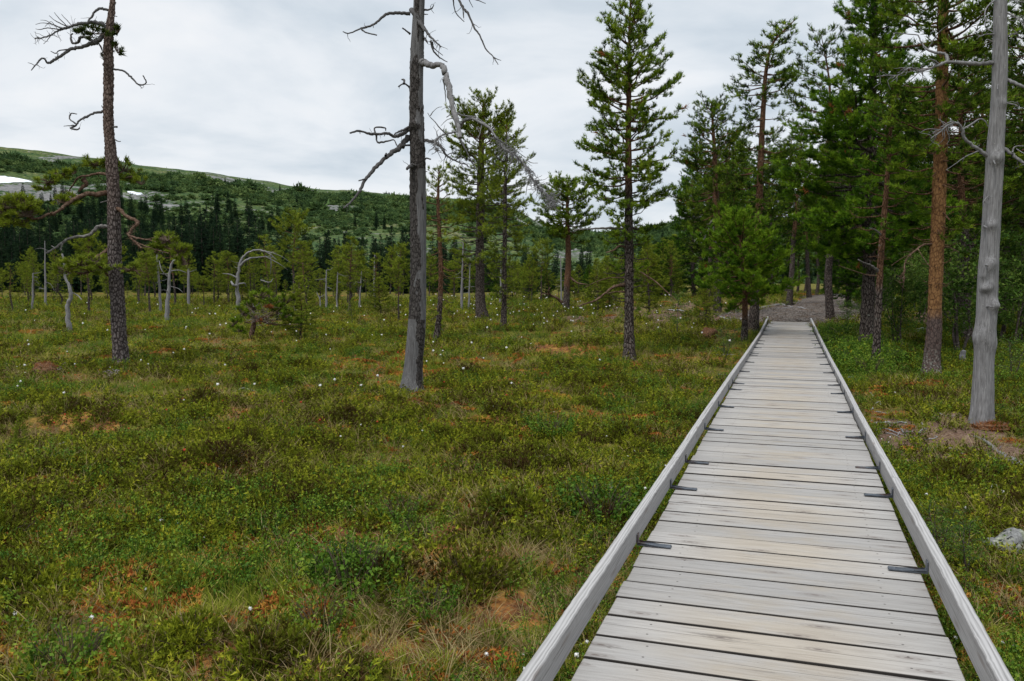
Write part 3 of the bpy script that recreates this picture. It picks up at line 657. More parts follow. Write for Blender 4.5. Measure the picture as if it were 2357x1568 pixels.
def pine_parts(trunk_P, trunk_R, env, h_lo, rng, spacing=0.34, per=5, tuft=0.11, dens=1.0, K=9, elev=(-8, 50), dead_lo=None, tone=0.5, curl=0.5, trunk_sides=12, up_rng=(0.0, 1.0), orange=(0.35, 0.8), side_w=None, bare=0.35, flat=0.6, rust=0.0, trunkless=False):
    """returns (wood MB, needle MB, rust MB). trunk_P from base to tip; env(h) = branch length at height h above the base"""
    wood = MB(); nd = MB(); ru = MB()
    P = catmull(trunk_P, 8); n = len(P)
    R = np.interp(np.linspace(0, 1, n), np.linspace(0, 1, len(trunk_R)), trunk_R)
    H = P[:, 2] - P[0, 2]; top = H[-1]
    upv = np.interp(H / top, [0, orange[0], orange[1], 1], [0.0, 0.25, 0.85, 1.0])
    fl = 1 + 0.55 * np.exp(-H / 0.22)
    ang = np.arange(trunk_sides) * 2 * math.pi / trunk_sides
    disp = 1 + 0.05 * rng.normal(0, 1, (n, trunk_sides)) + (fl - 1)[:, None] * (0.6 + 0.5 * np.cos(3 * ang + rng.random() * 6)[None])
    P2 = P.copy(); P2[0, 2] -= 0.12
    tube(wood, P2, R, trunk_sides, upv, disp)
    at_h = lambda h: np.array([np.interp(h, H, P[:, k]) for k in range(3)])
    TP, TD, TS, TT = [], [], [], []
    RP, RD = [], []
    h = h_lo; az0 = rng.random() * 6.28
    while h < top - 0.05:
        fh = (h - h_lo) / max(top - h_lo, 0.1)
        L0 = env(h)
        if L0 > 0.06:
            nb = max(2, int(round(per * rng.uniform(0.7, 1.25))))
            for b in range(nb):
                az = az0 + b * 6.283 / nb + rng.normal(0, 0.35)
                L_ = L0 * rng.uniform(0.55, 1.12)
                if side_w is not None: L_ *= side_w(h, az)
                if L_ < 0.05: continue
                el = math.radians(elev[0] + (elev[1] - elev[0]) * fh ** 1.5 + rng.normal(0, 8))
                p0 = at_h(h + rng.normal(0, spacing * 0.18))
                hd = np.array([math.cos(az), math.sin(az), 0]); t = np.linspace(0, 1, 6)
                drop = math.sin(el) * t - 0.10 * np.sin(t * 3.1) * (1 - fh) + curl * 0.32 * t ** 2.5
                wig = rng.normal(0, 0.035, (6, 3)) * L_ * t[:, None]
                pts = p0 + hd[None] * (t * math.cos(el) * L_)[:, None] + np.array([0, 0, 1.0])[None] * (drop * L_)[:, None] + wig
                isdead = dead_lo is not None and h < dead_lo and rng.random() < 0.75
                r0 = min(0.008 + 0.014 * L_, np.interp(h, H, R) * 0.6)
                limb_a = np.interp(h / top, [0, orange[0], orange[1], 1], [0.2, 0.4, 0.8, 0.9])
                C = catmull(pts, 2)
                tube(wood, C, np.linspace(r0, 0.004, len(C)), 5, limb_a, cap=False)
                D = unit(np.gradient(C, axis=0))
                ntw = max(2, int(L_ / 0.13))
                for q in range(ntw):
                    f = bare + (1 - bare) * (q + rng.random()) / ntw; i = f * (len(C) - 1); i0 = int(i); i1 = min(i0 + 1, len(C) - 1)
                    c = C[i0] * (1 - i + i0) + C[i1] * (i - i0); d = D[min(i0, len(D) - 1)]
                    sg = 1 if q % 2 else -1
                    lat = np.array([-d[1], d[0], 0]) * sg * rng.uniform(0.5, 1.1) + np.array([0, 0, rng.normal(0.12, 0.35) * (1 - flat * 0.5)])
                    tl = min(L_ * 0.38, 0.55) * (1.15 - 0.75 * f) * rng.uniform(0.6, 1.2) + tuft * 0.5
                    dd = unit(d * 0.75 + lat); e1 = c + dd * tl * 0.55; dd2 = unit(dd + np.array([0, 0, 0.35 * curl])); e2 = e1 + dd2 * tl * 0.45
                    tube(wood, np.array([c, e1, e2]), [0.005, 0.004, 0.003], 3, limb_a * 0.8, cap=False)
                    if isdead: continue
                    if rng.random() < rust: RP += [e1, e2]; RD += [dd, dd2]; continue
                    k = max(2, int(tl * dens / (tuft * 0.42)))
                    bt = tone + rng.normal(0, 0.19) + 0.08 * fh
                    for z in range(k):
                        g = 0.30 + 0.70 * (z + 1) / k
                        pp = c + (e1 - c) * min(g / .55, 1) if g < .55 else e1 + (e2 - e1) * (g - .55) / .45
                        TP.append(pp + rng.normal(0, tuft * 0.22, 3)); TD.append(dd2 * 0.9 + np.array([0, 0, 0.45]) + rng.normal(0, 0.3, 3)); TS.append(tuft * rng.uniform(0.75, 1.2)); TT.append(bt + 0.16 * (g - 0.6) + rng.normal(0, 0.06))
                if not isdead and rng.random() >= rust:
                    for z in range(max(3, int(L_ / tuft * 0.5))):
                        i = len(C) - 1 - int(rng.random() * len(C) * 0.35)
                        TP.append(C[i] + rng.normal(0, tuft * 0.3, 3)); TD.append(D[i] + np.array([0, 0, 0.5])); TS.append(tuft * rng.uniform(0.8, 1.2)); TT.append(tone + 0.15 + rng.normal(0, 0.1))
        h += spacing * rng.uniform(0.75, 1.25) * (1 - 0.35 * fh); az0 += 2.4
    for z in range(4):
        TP.append(P[-1] + rng.normal(0, tuft * .3, 3)); TD.append(np.array([0, 0, 1.0]) + rng.normal(0, .3, 3)); TS.append(tuft); TT.append(tone + .2)
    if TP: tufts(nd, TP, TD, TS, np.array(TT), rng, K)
    if RP: tufts(ru, RP, RD, 0.14, 0.5, rng, 9)
    return wood, nd, ru

def pine(name, label, base_uv, trunk, env_px, seed, Y=None, needle='needle', group=None, cat='pine tree', lean_y=0.0, branches=(), parts_only=False, **kw):
    """a pine standing at base pixel; trunk = [(u, v, width px)...] base first; env_px = [(v, half width px)...]"""
    g = gp(*base_uv) if Y is None else None
    Y0 = g[1] if g is not None else Y
    P = []
    for k, (u, v, wd) in enumerate(trunk):
        P.append(at(u, v, Y0 + lean_y * k / len(trunk)))
    P = np.array(P)
    if g is not None: P[0] = g
    else: P[0, 2] = float(gh(P[0, 0], P[0, 1]))
    R = np.array([wd for _, _, wd in trunk]) * Y0 / F / 2
    zb = P[0, 2]; hs = np.array([at(1178, v, Y0)[2] - zb for v, _ in env_px]); ls = np.array([l for _, l in env_px]) * Y0 / F
    o_ = np.argsort(hs); hs, ls = hs[o_], ls[o_]
    env = lambda h: float(np.interp(h, hs, ls, left=ls[0] * 0.6, right=ls[-1]))
    rng = np.random.default_rng(seed)
    kw.setdefault('h_lo', float(hs[0]))
    if kw.get('dead_v') is not None: kw['dead_lo'] = at(1178, kw.pop('dead_v'), Y0)[2] - zb
    wood, nd, ru = pine_parts(P, R, env, rng=rng, **kw)
    root = empty(name, tuple(P[0])); tag(root, label, cat, group)
    wood.build('trunk', M['bark'], root)
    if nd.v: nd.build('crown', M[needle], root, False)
    if ru.v: tag(ru.build('dead_needles', M['needle_dead'], root, False), 'rust brown dead needles')
    for br in branches:
        mb = MB(); pts = br[0]; n_ = len(pts)
        PP = [at(u, v, Y0 + br[3] * k / max(1, n_ - 1)) for k, (u, v) in enumerate(pts)]
        limb(mb, PP, br[1] * Y0 / F, br[2] * Y0 / F, 6, 0.8 if len(br) > 4 and br[4] else 0.2, seed + len(pts))
        mb.build('branch', M['limb'], root)
    return root

# ---- bark relief for the trunks close to the camera
def big_trunk(mb, pts, Y0, sides, rows_m, relief, bark_mask, seed, flare=0.5, bulges=()):
    P = np.array([at(u, v, Y0) for u, v, _ in pts]); W_ = np.array([w_ for _, _, w_ in pts]) * Y0 / F / 2
    g = gp(pts[0][0], pts[0][1]); P[0] = g
    C = catmull(P, 12); L_ = np.concatenate([[0], np.cumsum(np.linalg.norm(np.diff(C, axis=0), axis=1))])
    n = int(L_[-1] / rows_m); f = np.linspace(0, L_[-1], n)
    C = np.stack([np.interp(f, L_, C[:, k]) for k in range(3)], 1)
    Lp = np.concatenate([[0], np.cumsum(np.linalg.norm(np.diff(P, axis=0), axis=1))])
    R = np.interp(f, Lp, W_) * (1 + flare * np.exp(-f / 0.16))
    th = np.arange(sides) * 2 * math.pi / sides
    disp = np.ones((n, sides)); ton = np.zeros((n, sides))
    # around-the-trunk angle: 0 faces the camera, positive to picture right
    for i in range(n):
        for j in range(sides):
            a = th[j]; ang = (a + math.pi) % (2 * math.pi) - math.pi
            x, y, z = math.cos(a) * R[i], math.sin(a) * R[i], f[i]
            bk = bark_mask(ang, f[i], x, y)
            ton[i, j] = bk
            d = 0.0
            if bk > 0.5:
                dist, _ = mnoise.voronoi(Vector((x * 22, y * 22, z * 11 + seed)))
                d += relief * min(1.0, (dist[1] - dist[0]) * 2.2) - relief * 0.25
                d += relief * 0.5 * mnoise.noise(Vector((x * 60, y * 60, z * 60)))
            else:
                d += 0.004 * mnoise.noise(Vector((x * 40, y * 40, z * 2.2 + seed))) + 0.0022 * mnoise.noise(Vector((x * 120, y * 120, z * 6)))
            d += 0.022 * R[i] / 0.15 * mnoise.noise(Vector((x * 5, y * 5, z * 1.3 + seed * 3)))
            for (ba, bh, br, bd) in bulges:
                da = math.atan2(math.sin(ang - ba), math.cos(ang - ba)) * R[i]
                q = (da * da + (f[i] - bh) ** 2) / (br * br)
                if q < 4: d += bd * math.exp(-q)
            d += 0.10 * R[i] * math.exp(-f[i] / 0.18) * math.cos(a * 5 + seed)
            disp[i, j] = 1 + d / R[i]
    C2 = C.copy(); C2[0, 2] -= 0.15
    tube(mb, C2, R, sides, ton, disp)
    return C, R, f, g

def px_branch(root, pts, Y0, dY, r0, r1, material, seed, a=0.0, subs=(), twigs=0, name='branch', spur=0.4, label=None, toneup=0.0):
    """branch given by picture points (u, v) reaching dY nearer (-) or farther (+) than the trunk"""
    mb = MB(); r = np.random.default_rng(seed); s = Y0 / F
    def lift(q, d0, d1): return [at(u, v, Y0 + d0 + (d1 - d0) * k / max(1, len(q) - 1)) for k, (u, v) in enumerate(q)]
    C = limb(mb, lift(pts, 0, dY), r0 * s, r1 * s, 8, a, seed, 0.10)
    for k, (q, f0, rr0, rr1) in enumerate(subs):
        limb(mb, lift(q, dY * f0, dY * f0 + r.normal(0, 0.25)), rr0 * s, rr1 * s, 6, a, seed + k + 1, 0.12, 5)
    if twigs:
        D = unit(np.gradient(C, axis=0)); n = len(C)
        for z in range(twigs):
            i = int(n * (spur + (1 - spur) * r.random())); i = min(i, n - 1)
            d = unit(D[i] * 0.5 + r.normal(0, 0.6, 3) + np.array([0, 0, toneup])); l = r.uniform(0.05, 0.22)
            k = 4; q = [C[i]]
            for m_ in range(k):
                d = unit(d + r.normal(0, 0.35, 3)); q.append(q[-1] + d * l / k)
            tube(mb, np.array(q), np.linspace(0.005, 0.002, k + 1), 4, a, cap=False)
    o = mb.build(name, material, root)
    if label: o['label'] = label
    return C
def clump_px(mb, wd, cu, cv, ru, rv, Y0, n, rng, tuft=0.10, tone=0.55, depth=None, K=9):
    """a pad of needle brushes on short shoots round picture point (cu, cv)"""
    c = at(cu, cv, Y0); s = Y0 / F; rx, rz = ru * s * 1.15, rv * s * 1.15; ry = rx * 0.7 if depth is None else depth
    m0 = max(4, n // 9); sc_ = rng.uniform(-1, 1, (m0, 3)); sc_ /= np.maximum(1, np.linalg.norm(sc_, axis=1))[:, None]
    p = sc_[rng.integers(0, m0, n)] + rng.normal(0, 0.13, (n, 3)) * np.array([1, 1, .8])
    p = c + p * np.array([rx, ry, rz]); d = unit(p - c + np.array([0, 0, 0.4 * rz])) * .8 + np.array([0, 0, 0.55]) + rng.normal(0, 0.3, (n, 3))
    tufts(mb, p, d, tuft * rng.uniform(0.8, 1.2, n), tone + rng.normal(0, 0.13, n), rng, K)
    for q in p[::2]:
        m_ = c + (q - c) * 0.45 + rng.normal(0, 0.02, 3) - np.array([0, 0, .03])
        tube(wd, np.array([c - np.array([0, 0, rz * .4]), m_, q]), [0.008, 0.006, 0.003], 3, 0.5, cap=False)

# ---- A: tall bark-covered pine on the left, few living branches
def A1(z): return [(x * .3338, y * .3338) for x, y in z]
def A2(z): return [(x * .35, 359.6 + y * .35) for x, y in z]
gA = gp(278, 836); YA = gA[1]
rootA = empty('old_pine', tuple(gA))
tag(rootA, 'tall old pine with flaky dark bark and few twisted branches standing alone in the bog', 'pine tree')
mb = MB()
trA = [(278, 836, 33), (274.5, 770, 31), (271, 710, 30.5), (264, 605, 29), (262, 523, 27.5), (260.5, 434, 26), (254, 340, 24), (250.5, 300, 22.5), (248.8, 234, 20.5), (249.5, 167, 20), (250, 100, 19), (253, 63, 15.5), (256, 33, 13.5), (259, 0, 11), (262, -60, 8), (258, -120, 5), (262, -160, 2)]
CA, RA, fA, _ = big_trunk(mb, trA, YA, 56, 0.022, 0.016, lambda a, h, x, y: 0.9 if h < 4.6 else 0.9, 3, 0.25)
def barkA(g, t, o):
    p = g.obj(); sp = g.n('ShaderNodeSeparateXYZ', i_0=p)
    vo = g.n('ShaderNodeTexVoronoi', feature='DISTANCE_TO_EDGE'); vo.inputs['Scale'].default_value = 22; g.link(g.mapv(p, (1, 1, 0.5)), vo.inputs['Vector'])
    nz = g.noise(45, 5, g.mapv(p, (1, 1, 0.6))); b = g.noise(5, 3, p)
    f = g.math('ADD', g.math('MULTIPLY', g.rng(vo.outputs['Distance'], 0, 0.2), 0.5), g.math('MULTIPLY', nz, 0.5))
    lo = g.ramp(f, [(0.15, (0.010, 0.008, 0.008)), (0.45, (0.050, 0.040, 0.038)), (0.75, (0.13, 0.11, 0.105)), (1, (0.21, 0.19, 0.18))])
    hi = g.ramp(f, [(0.15, (0.022, 0.015, 0.012)), (0.45, (0.072, 0.050, 0.042)), (0.75, (0.145, 0.108, 0.092)), (1, (0.22, 0.18, 0.16))])
    m_ = g.rng(g.math('ADD', sp.outputs[2], g.math('MULTIPLY', b, 1.6)), 3.0, 5.2)
    g.link(g.princ(g.mix(m_, lo, hi), 0.92, g.bump(g.math('ADD', f, g.math('MULTIPLY', nz, .6)), 0.9, 0.012), 0.1), o.inputs[0])
M['barkA'] = mat('flaky_bark', barkA)
mb.build('trunk', M['barkA'], rootA)
brA = [  # pts, dY, r0, r1, subs, twigs, grey
    (A1([(745, 72), (690, 60), (650, 85), (635, 115), (612, 140), (618, 152)]), -.2, 3.2, 1.6, [], 3, 0),
    (A1([(735, 215), (715, 178), (660, 155), (600, 160), (530, 170), (470, 190), (420, 205), (380, 225), (350, 245), (290, 262), (237, 265)]), -.5, 5.2, 1.2,
        [(A1([(480, 190), (420, 165), (375, 140), (340, 110)]), .55, 1.6, .6), (A1([(430, 200), (360, 170), (290, 160), (245, 170)]), .6, 1.5, .5), (A1([(410, 205), (330, 195), (270, 205), (245, 200)]), .65, 1.4, .5),
         (A1([(500, 185), (470, 150), (440, 120), (425, 100)]), .5, 1.3, .5), (A1([(455, 175), (400, 120), (375, 88)]), .55, 1.1, .5), (A1([(360, 170), (320, 145), (278, 140)]), .6, 1, .5), (A1([(350, 240), (330, 275), (300, 305)]), .8, 1.2, .5), (A1([(380, 180), (350, 150), (310, 185)]), .6, 1, .5)], 46, 0),
    (A1([(718, 235), (680, 280), (640, 300), (560, 325), (490, 340), (430, 380), (380, 410), (330, 437), (310, 410), (285, 405), (255, 440), (240, 455), (215, 487)]), -.6, 5.5, .9,
        [(A1([(490, 342), (410, 350), (385, 370), (350, 355)]), .35, 2, .8), (A1([(240, 455), (215, 440), (192, 434)]), .9, 1, .5), (A1([(400, 372), (395, 390), (380, 395)]), .5, 1.2, .7)], 8, 0),
    (A1([(650, 298), (600, 260), (555, 262), (540, 290), (500, 300), (488, 250), (500, 232)]), .2, 4.2, 1.6, [], 8, 0),
    (A1([(772, 478), (850, 490), (900, 530), (950, 580), (990, 585), (1008, 565), (985, 522)]), -.15, 2.6, 1.1, [(A1([(955, 583), (978, 610)]), .8, 1.2, .6), (A1([(895, 528), (910, 527)]), .5, 1, .6)], 3, 0),
    (A1([(715, 768), (650, 780), (600, 805), (550, 830), (520, 870), (490, 885), (530, 895), (549, 884)]), -.3, 3, 1.6, [(A1([(518, 852), (480, 820), (490, 785), (530, 787)]), .7, 2, .9), (A1([(510, 866), (470, 868), (440, 872)]), .7, 1.7, .6), (A1([(488, 800), (480, 775)]), .7, 1, .6), (A1([(575, 820), (580, 833)]), .5, 1.2, .7)], 4, 0),
    (A1([(775, 878), (805, 876)]), -.1, 2.4, 2.2, [], 0, 0), (A1([(785, 960), (812, 975), (832, 977)]), -.1, 1.6, .8, [], 0, 0), (A1([(712, 455), (705, 440)]), 0, 1.2, .7, [], 0, 0), (A1([(715, 755), (700, 730)]), 0, 1.3, .7, [], 0, 0),
    (A1([(785, 40), (800, 20)]), 0, 1.5, .8, [], 0, 0), (A1([(783, 110), (808, 116)]), 0, 1.5, .8, [], 0, 0),
    (A2([(705, 120), (640, 115), (580, 130), (520, 140), (480, 190), (455, 230), (450, 275)]), .3, 3.6, 1.0, [(A2([(545, 150), (565, 185), (530, 215), (518, 232)]), .5, 5.5, 2.5), (A2([(640, 118), (660, 150), (700, 175)]), .3, 1.2, .5)], 12, 0),
    (A2([(705, 236), (650, 250), (580, 248), (530, 265), (490, 285), (430, 320), (400, 350), (350, 380), (310, 385), (270, 405), (215, 412), (150, 375)]), -.9, 6.2, 2.0, [(A2([(225, 415), (190, 385), (150, 378)]), .9, 3, 1.2), (A2([(330, 382), (340, 370), (360, 375)]), .7, 2, 1)], 14, 0),
    (A2([(742, 326), (790, 355), (840, 400), (905, 435), (868, 480), (848, 520), (872, 548), (930, 605)]), -.6, 5.2, 2.0, [(A2([(850, 530), (930, 545), (1010, 560), (1090, 600), (1180, 640), (1215, 690)]), .8, 2.6, .8), (A2([(880, 560), (950, 590), (1040, 620), (1110, 640)]), .85, 2, .8), (A2([(950, 555), (1020, 535), (1110, 530)]), .85, 1.5, .6)], 60, 0),
    (A2([(712, 460), (650, 465), (600, 510), (560, 525), (480, 535), (420, 560), (370, 600), (305, 637)]), -.5, 4.4, 2.0, [(A2([(430, 552), (405, 590), (400, 620)]), .7, 2, 1), (A2([(360, 605), (340, 590)]), .8, 1.5, .8)], 3, 1),
    (A2([(712, 615), (660, 650), (610, 700), (590, 750), (560, 770), (480, 765), (470, 745)]), -.6, 5.0, 2.2, [(A2([(600, 720), (540, 715), (480, 730)]), .5, 1.8, .8), (A2([(585, 752), (500, 740), (455, 750)]), .6, 1.6, .7)], 14, 0),
    (A2([(712, 788), (680, 750), (640, 720), (600, 722)]), -.3, 3.2, 1.4, [], 4, 0),
    (A2([(805, 760), (850, 750), (890, 755), (920, 782)]), -.3, 2.6, 1.0, [(A2([(880, 752), (940, 760), (990, 770)]), .8, 1.2, .5)], 6, 0),
    (A2([(712, 292), (660, 306)]), -.1, 1.8, .9, [], 0, 1)]
for k, (pts, dY, r0, r1, subs, tw, grey) in enumerate(brA):
    px_branch(rootA, pts, YA, dY, r0, r1, M['limb'] if k >= 12 else M['dead'], 100 + 7 * k, 0.9 if (grey and k >= 12) else (0.45 if k < 12 else 0.1), subs, tw)
rng = np.random.default_rng(5); nd = MB(); wd = MB()
for (cu, cv, ru, rv, n, to, dy) in ((213, 72, 34, 13, 100, .12, -.3), (190, 62, 20, 12, 50, .12, -.4), (272, 68, 16, 16, 55, .15, 0), (270, 112, 12, 22, 50, .15, 0), (236, 112, 16, 18, 50, .12, .1), (222, 60, 30, 10, 50, .12, .2), (240, 95, 20, 16, 50, .12, .2),
        (216, 374, 24, 12, 90, .6, .2), (240, 370, 18, 14, 60, .5, .2), (112, 415, 24, 12, 80, .62, -.2), (138, 402, 22, 12, 70, .6, -.1), (95, 430, 18, 10, 50, .55, -.2), (165, 456, 24, 10, 70, .62, -.2), (140, 462, 24, 10, 60, .6, -.3),
        (284, 384, 18, 22, 80, .45, .2), (305, 400, 22, 16, 80, .5, .2), (325, 420, 14, 12, 40, .55, .1), (40, 470, 42, 20, 190, .66, -.9), (5, 480, 30, 26, 140, .66, -.9), (25, 505, 36, 20, 130, .62, -.9), (60, 492, 30, 16, 90, .6, -.9),
        (172, 395, 12, 8, 30, .5, 0), (385, 548, 26, 16, 100, .5, -.6), (410, 575, 26, 22, 120, .55, -.6), (360, 575, 26, 14, 60, .4, -.5), (428, 600, 18, 18, 60, .55, -.6),
        (185, 605, 34, 13, 110, .6, -.6), (150, 618, 22, 14, 70, .58, -.6), (215, 598, 26, 12, 70, .55, -.4), (225, 622, 22, 10, 50, .45, -.3), (300, 618, 26, 10, 50, .5, -.3)):
    clump_px(nd, wd, cu, cv, ru, rv, YA + dy, int(n * (0.8 if cv < 200 else 1.1)), rng, 0.085, to - (.25 if cv < 200 else -.06))
nd.build('needles', M['needle_bog'], rootA, False); wd.build('twigs', M['twig'], rootA)

# ---- B: big grey snag in the middle
def B4(z): return [(757 + x * .338, y * .338) for x, y in z]
gB = gp(946, 905); YB = gB[1]
rootB = empty('dead_pine', tuple(gB))
tag(rootB, 'tall grey dead pine with strips of dark bark and a broken drooping arm', 'dead tree')
mb = MB()
trB = [(946.5, 906, 46), (949, 870, 45), (952.8, 824, 42), (959, 757, 40), (963, 640, 35), (962.5, 530, 35), (961, 405, 34.5), (958.6, 304, 33), (958, 169, 30.5), (961, 80, 28), (965, 0, 26.5), (968, -100, 20), (966, -200, 13), (972, -290, 6), (975, -330, 2)]
def maskB(a, h, x, y):
    n_ = 1.1 * mnoise.noise(Vector((x * 7, y * 7, h * 1.3))) + 0.8 * mnoise.noise(Vector((x * 20, y * 20, h * 5)))
    if h < 1.15: v = (0.55 - abs(a - 0.85)) * 1.6
    elif h < 3.4: v = -0.05 + (0.22 - a) * 0.8 - max(0, 2.0 - h) * 0.35
    else: v = 0.28 - abs(a - 0.25) * 0.25
    return 0.95 if v + 0.75 * n_ > 0 else 0.05
CB, RB, fB, _ = big_trunk(mb, trB, YB, 64, 0.018, 0.012, maskB, 9, 0.38, [(-.3, 4.05, .07, .05), (0, 6.5, .1, .03)])
mb.build('trunk', M['dead'], rootB)
brB = [
    (B4([(552, 95), (480, 90), (400, 95), (340, 140), (290, 175), (220, 195), (135, 228), (95, 218)]), -.4, 4.6, 1.0, [(B4([(218, 192), (245, 220), (325, 240)]), .7, 2.4, 1.6), (B4([(300, 172), (302, 190)]), .5, 1.5, .7)], 4),
    (B4([(560, 66), (600, 130), (640, 190), (680, 240), (720, 280), (762, 322)]), -.3, 5.5, 1.2, [(B4([(690, 280), (710, 345), (750, 390), (805, 424)]), .7, 3, 1.0), (B4([(705, 290), (715, 330), (775, 378)]), .7, 2, .7), (B4([(600, 110), (640, 170), (690, 250)]), .3, 3.4, 1.2), (B4([(640, 258), (672, 298)]), .3, 1.4, .7)], 14),
    (B4([(600, 436), (650, 430), (710, 450), (762, 440), (792, 500), (812, 580), (828, 660), (848, 760), (875, 850), (892, 935)]), -.9, 8.0, 5.2, [(B4([(775, 540), (790, 620), (795, 695)]), .4, 1.7, .7), (B4([(830, 640), (850, 690), (870, 745)]), .6, 1.5, .6), (B4([(845, 650), (845, 670)]), .6, 1.5, .8)], 10),
    (B4([(893, 870), (910, 830), (970, 808), (1030, 835), (1090, 872), (1140, 940), (1190, 1010), (1260, 1052), (1330, 1120), (1390, 1220), (1440, 1290), (1500, 1340), (1530, 1392)]), -1.1, 4.2, .8,
        [(B4([(870, 775), (930, 790), (1000, 800), (1060, 840), (1130, 890)]), .1, 2.2, .8), (B4([(1150, 950), (1230, 1000), (1290, 1040), (1340, 1075)]), .5, 1.6, .6), (B4([(1040, 850), (1020, 930), (985, 990)]), .25, 1.5, .5), (B4([(1330, 1110), (1370, 1180), (1350, 1260), (1340, 1330)]), .6, 1.5, .5), (B4([(1440, 1290), (1460, 1350), (1490, 1400), (1500, 1470)]), .8, 1.5, .5), (B4([(1500, 1340), (1530, 1400), (1560, 1440)]), .9, 1.4, .5), (B4([(1250, 1060), (1230, 1130), (1200, 1200)]), .5, 1.6, .6), (B4([(1090, 870), (1070, 950), (1050, 1000)]), .3, 1.5, .5), (B4([(1300, 1000), (1320, 1005), (1355, 1012)]), .5, 1, .5), (B4([(1340, 1090), (1380, 1110), (1420, 1112)]), .6, 1.1, .5)], 420),
    (B4([(872, 898), (790, 913), (745, 938), (722, 985), (735, 1030)]), -.9, 2.6, .8, [(B4([(800, 915), (760, 880), (720, 830), (690, 800), (672, 770)]), .6, 1.7, .6), (B4([(860, 800), (800, 820), (760, 860)]), .3, 1.5, .6), (B4([(690, 790), (710, 760), (740, 735), (770, 728)]), .7, 1.2, .5), (B4([(750, 940), (720, 960), (725, 1040)]), .8, 1.2, .5), (B4([(800, 800), (830, 780), (870, 770), (910, 760)]), .5, 1.2, .5)], 60),
    (B4([(640, 955), (720, 972), (770, 1010), (800, 1060), (870, 1100), (945, 1125)]), -.7, 4.4, 1.2, [(B4([(770, 1005), (790, 1020), (800, 1030)]), .6, 1.5, .7), (B4([(860, 1095), (900, 1060), (930, 1085)]), .8, 1.3, .6)], 24),
    (B4([(900, 960), (930, 1020), (960, 1080), (1000, 1150)]), -.8, 2.4, .8, [], 10),
    (B4([(560, 870), (510, 908), (450, 932), (400, 908), (330, 915), (260, 908), (200, 893), (140, 908)]), -.6, 5.0, 1.8, [(B4([(342, 915), (318, 912), (314, 870), (380, 872), (386, 892)]), .5, 2.2, 1.4), (B4([(320, 918), (332, 970), (400, 962), (440, 955), (462, 992)]), .5, 2.2, 1.4), (B4([(210, 895), (212, 912)]), .8, 1.2, .6), (B4([(385, 908), (375, 930)]), .4, 1.5, .8)], 4),
    (B4([(540, 930), (490, 1000), (430, 1040), (390, 1070), (310, 1150), (250, 1220), (215, 1290), (180, 1340), (135, 1390), (100, 1418)]), -.9, 7.0, 1.6, [(B4([(385, 1062), (388, 1045)]), .4, 3, 2), (B4([(245, 1222), (202, 1232)]), .6, 2, 1)], 3),
    (B4([(548, 990), (500, 992)]), -.2, 2.6, 2.0, [], 0), (B4([(552, 865), (505, 885), (445, 915)]), -.3, 3.4, 1.8, [], 2),
    (B4([(620, -330), (700, -360), (790, -250), (850, -100), (885, 0), (915, 60), (950, 100), (990, 190), (1030, 250), (1070, 340), (1110, 380), (1152, 442)]), -.8, 5.0, .8, [(B4([(1118, 390), (1140, 402), (1172, 414)]), .9, 1.2, .6), (B4([(850, -60), (848, 20), (865, 90), (920, 150)]), .5, 2, .8), (B4([(905, 45), (915, 85), (917, 122)]), .55, 1.7, .8), (B4([(870, -60), (940, -40), (955, 5), (980, 52)]), .5, 1.6, .7), (B4([(900, -40), (990, -5), (1030, 10), (1066, 26)]), .5, 1.5, .7)], 6),
    (B4([(552, 235), (525, 210), (500, 193)]), -.1, 2.4, 1.6, [], 0), (B4([(648, 70), (695, 62), (714, 34)]), -.1, 2.2, 1, [], 2), (B4([(552, 602), (512, 570), (472, 592)]), -.15, 2.2, 1.4, [(B4([(510, 572), (512, 545), (495, 542)]), .8, 3, 2)], 3),
    (B4([(610, 1148), (565, 1130), (530, 1152)]), -.25, 6.5, 2.6, [(B4([(590, 1128), (560, 1118)]), .5, 2, 1)], 4), (B4([(650, 1094), (660, 1080), (692, 1086)]), -.1, 2.0, 1.4, [], 0), (B4([(636, 262), (655, 262), (672, 296)]), -.15, 2.2, 1.2, [], 2), (B4([(650, 98), (672, 100)]), -.1, 1.2, .8, [], 0), (B4([(652, 1170), (668, 1170)]), -.1, 1.2, .8, [], 0)]
for k, (pts, dY, r0, r1, subs, tw) in enumerate(brB):
    px_branch(rootB, pts, YB, dY, r0, r1, M['dead_pale'] if k in (2, 3, 4) else M['dead'], 300 + 11 * k, 0.05 if k in (2, 3, 4, 1) else 0.5, subs, tw, toneup=-0.25 if k == 3 else 0)
# ---- C: smooth silver trunk by the right side of the boardwalk
def C2_(z): return [(1797.8 + x * .338, y * .338) for x, y in z]
gC = gp(2259, 968); YC = gC[1]
rootC = empty('dead_pine', tuple(gC))
tag(rootC, 'smooth silver grey dead trunk with knots, right of the boardwalk', 'dead tree')
mb = MB()
trC = [(2259, 969, 45), (2262, 878, 43), (2265, 800, 42), (2269, 740, 42), (2274, 642, 41), (2280, 545, 39), (2284, 470, 38), (2288, 405, 36.5), (2292, 320, 35), (2297, 240, 33), (2300, 169, 31), (2301, 80, 29), (2301.5, 0, 27.5), (2304, -120, 22), (2308, -260, 15), (2310, -360, 8), (2311, -400, 3)]
HC = lambda v: (at(2270, v, YC)[2] - gC[2])
bulC = [(-.5, HC(519), .055, .035), (-.35, HC(606), .06, .04), (-.5, HC(660), .06, .035), (-.85, HC(665), .045, .03), (.4, HC(702), .06, .05), (-.9, HC(635), .05, .03), (-.3, HC(365), .08, .05), (-1.2, HC(775), .12, .04), (.2, HC(240), .05, .02), (-.6, HC(620), .05, .03), (.9, HC(790), .1, .02)]
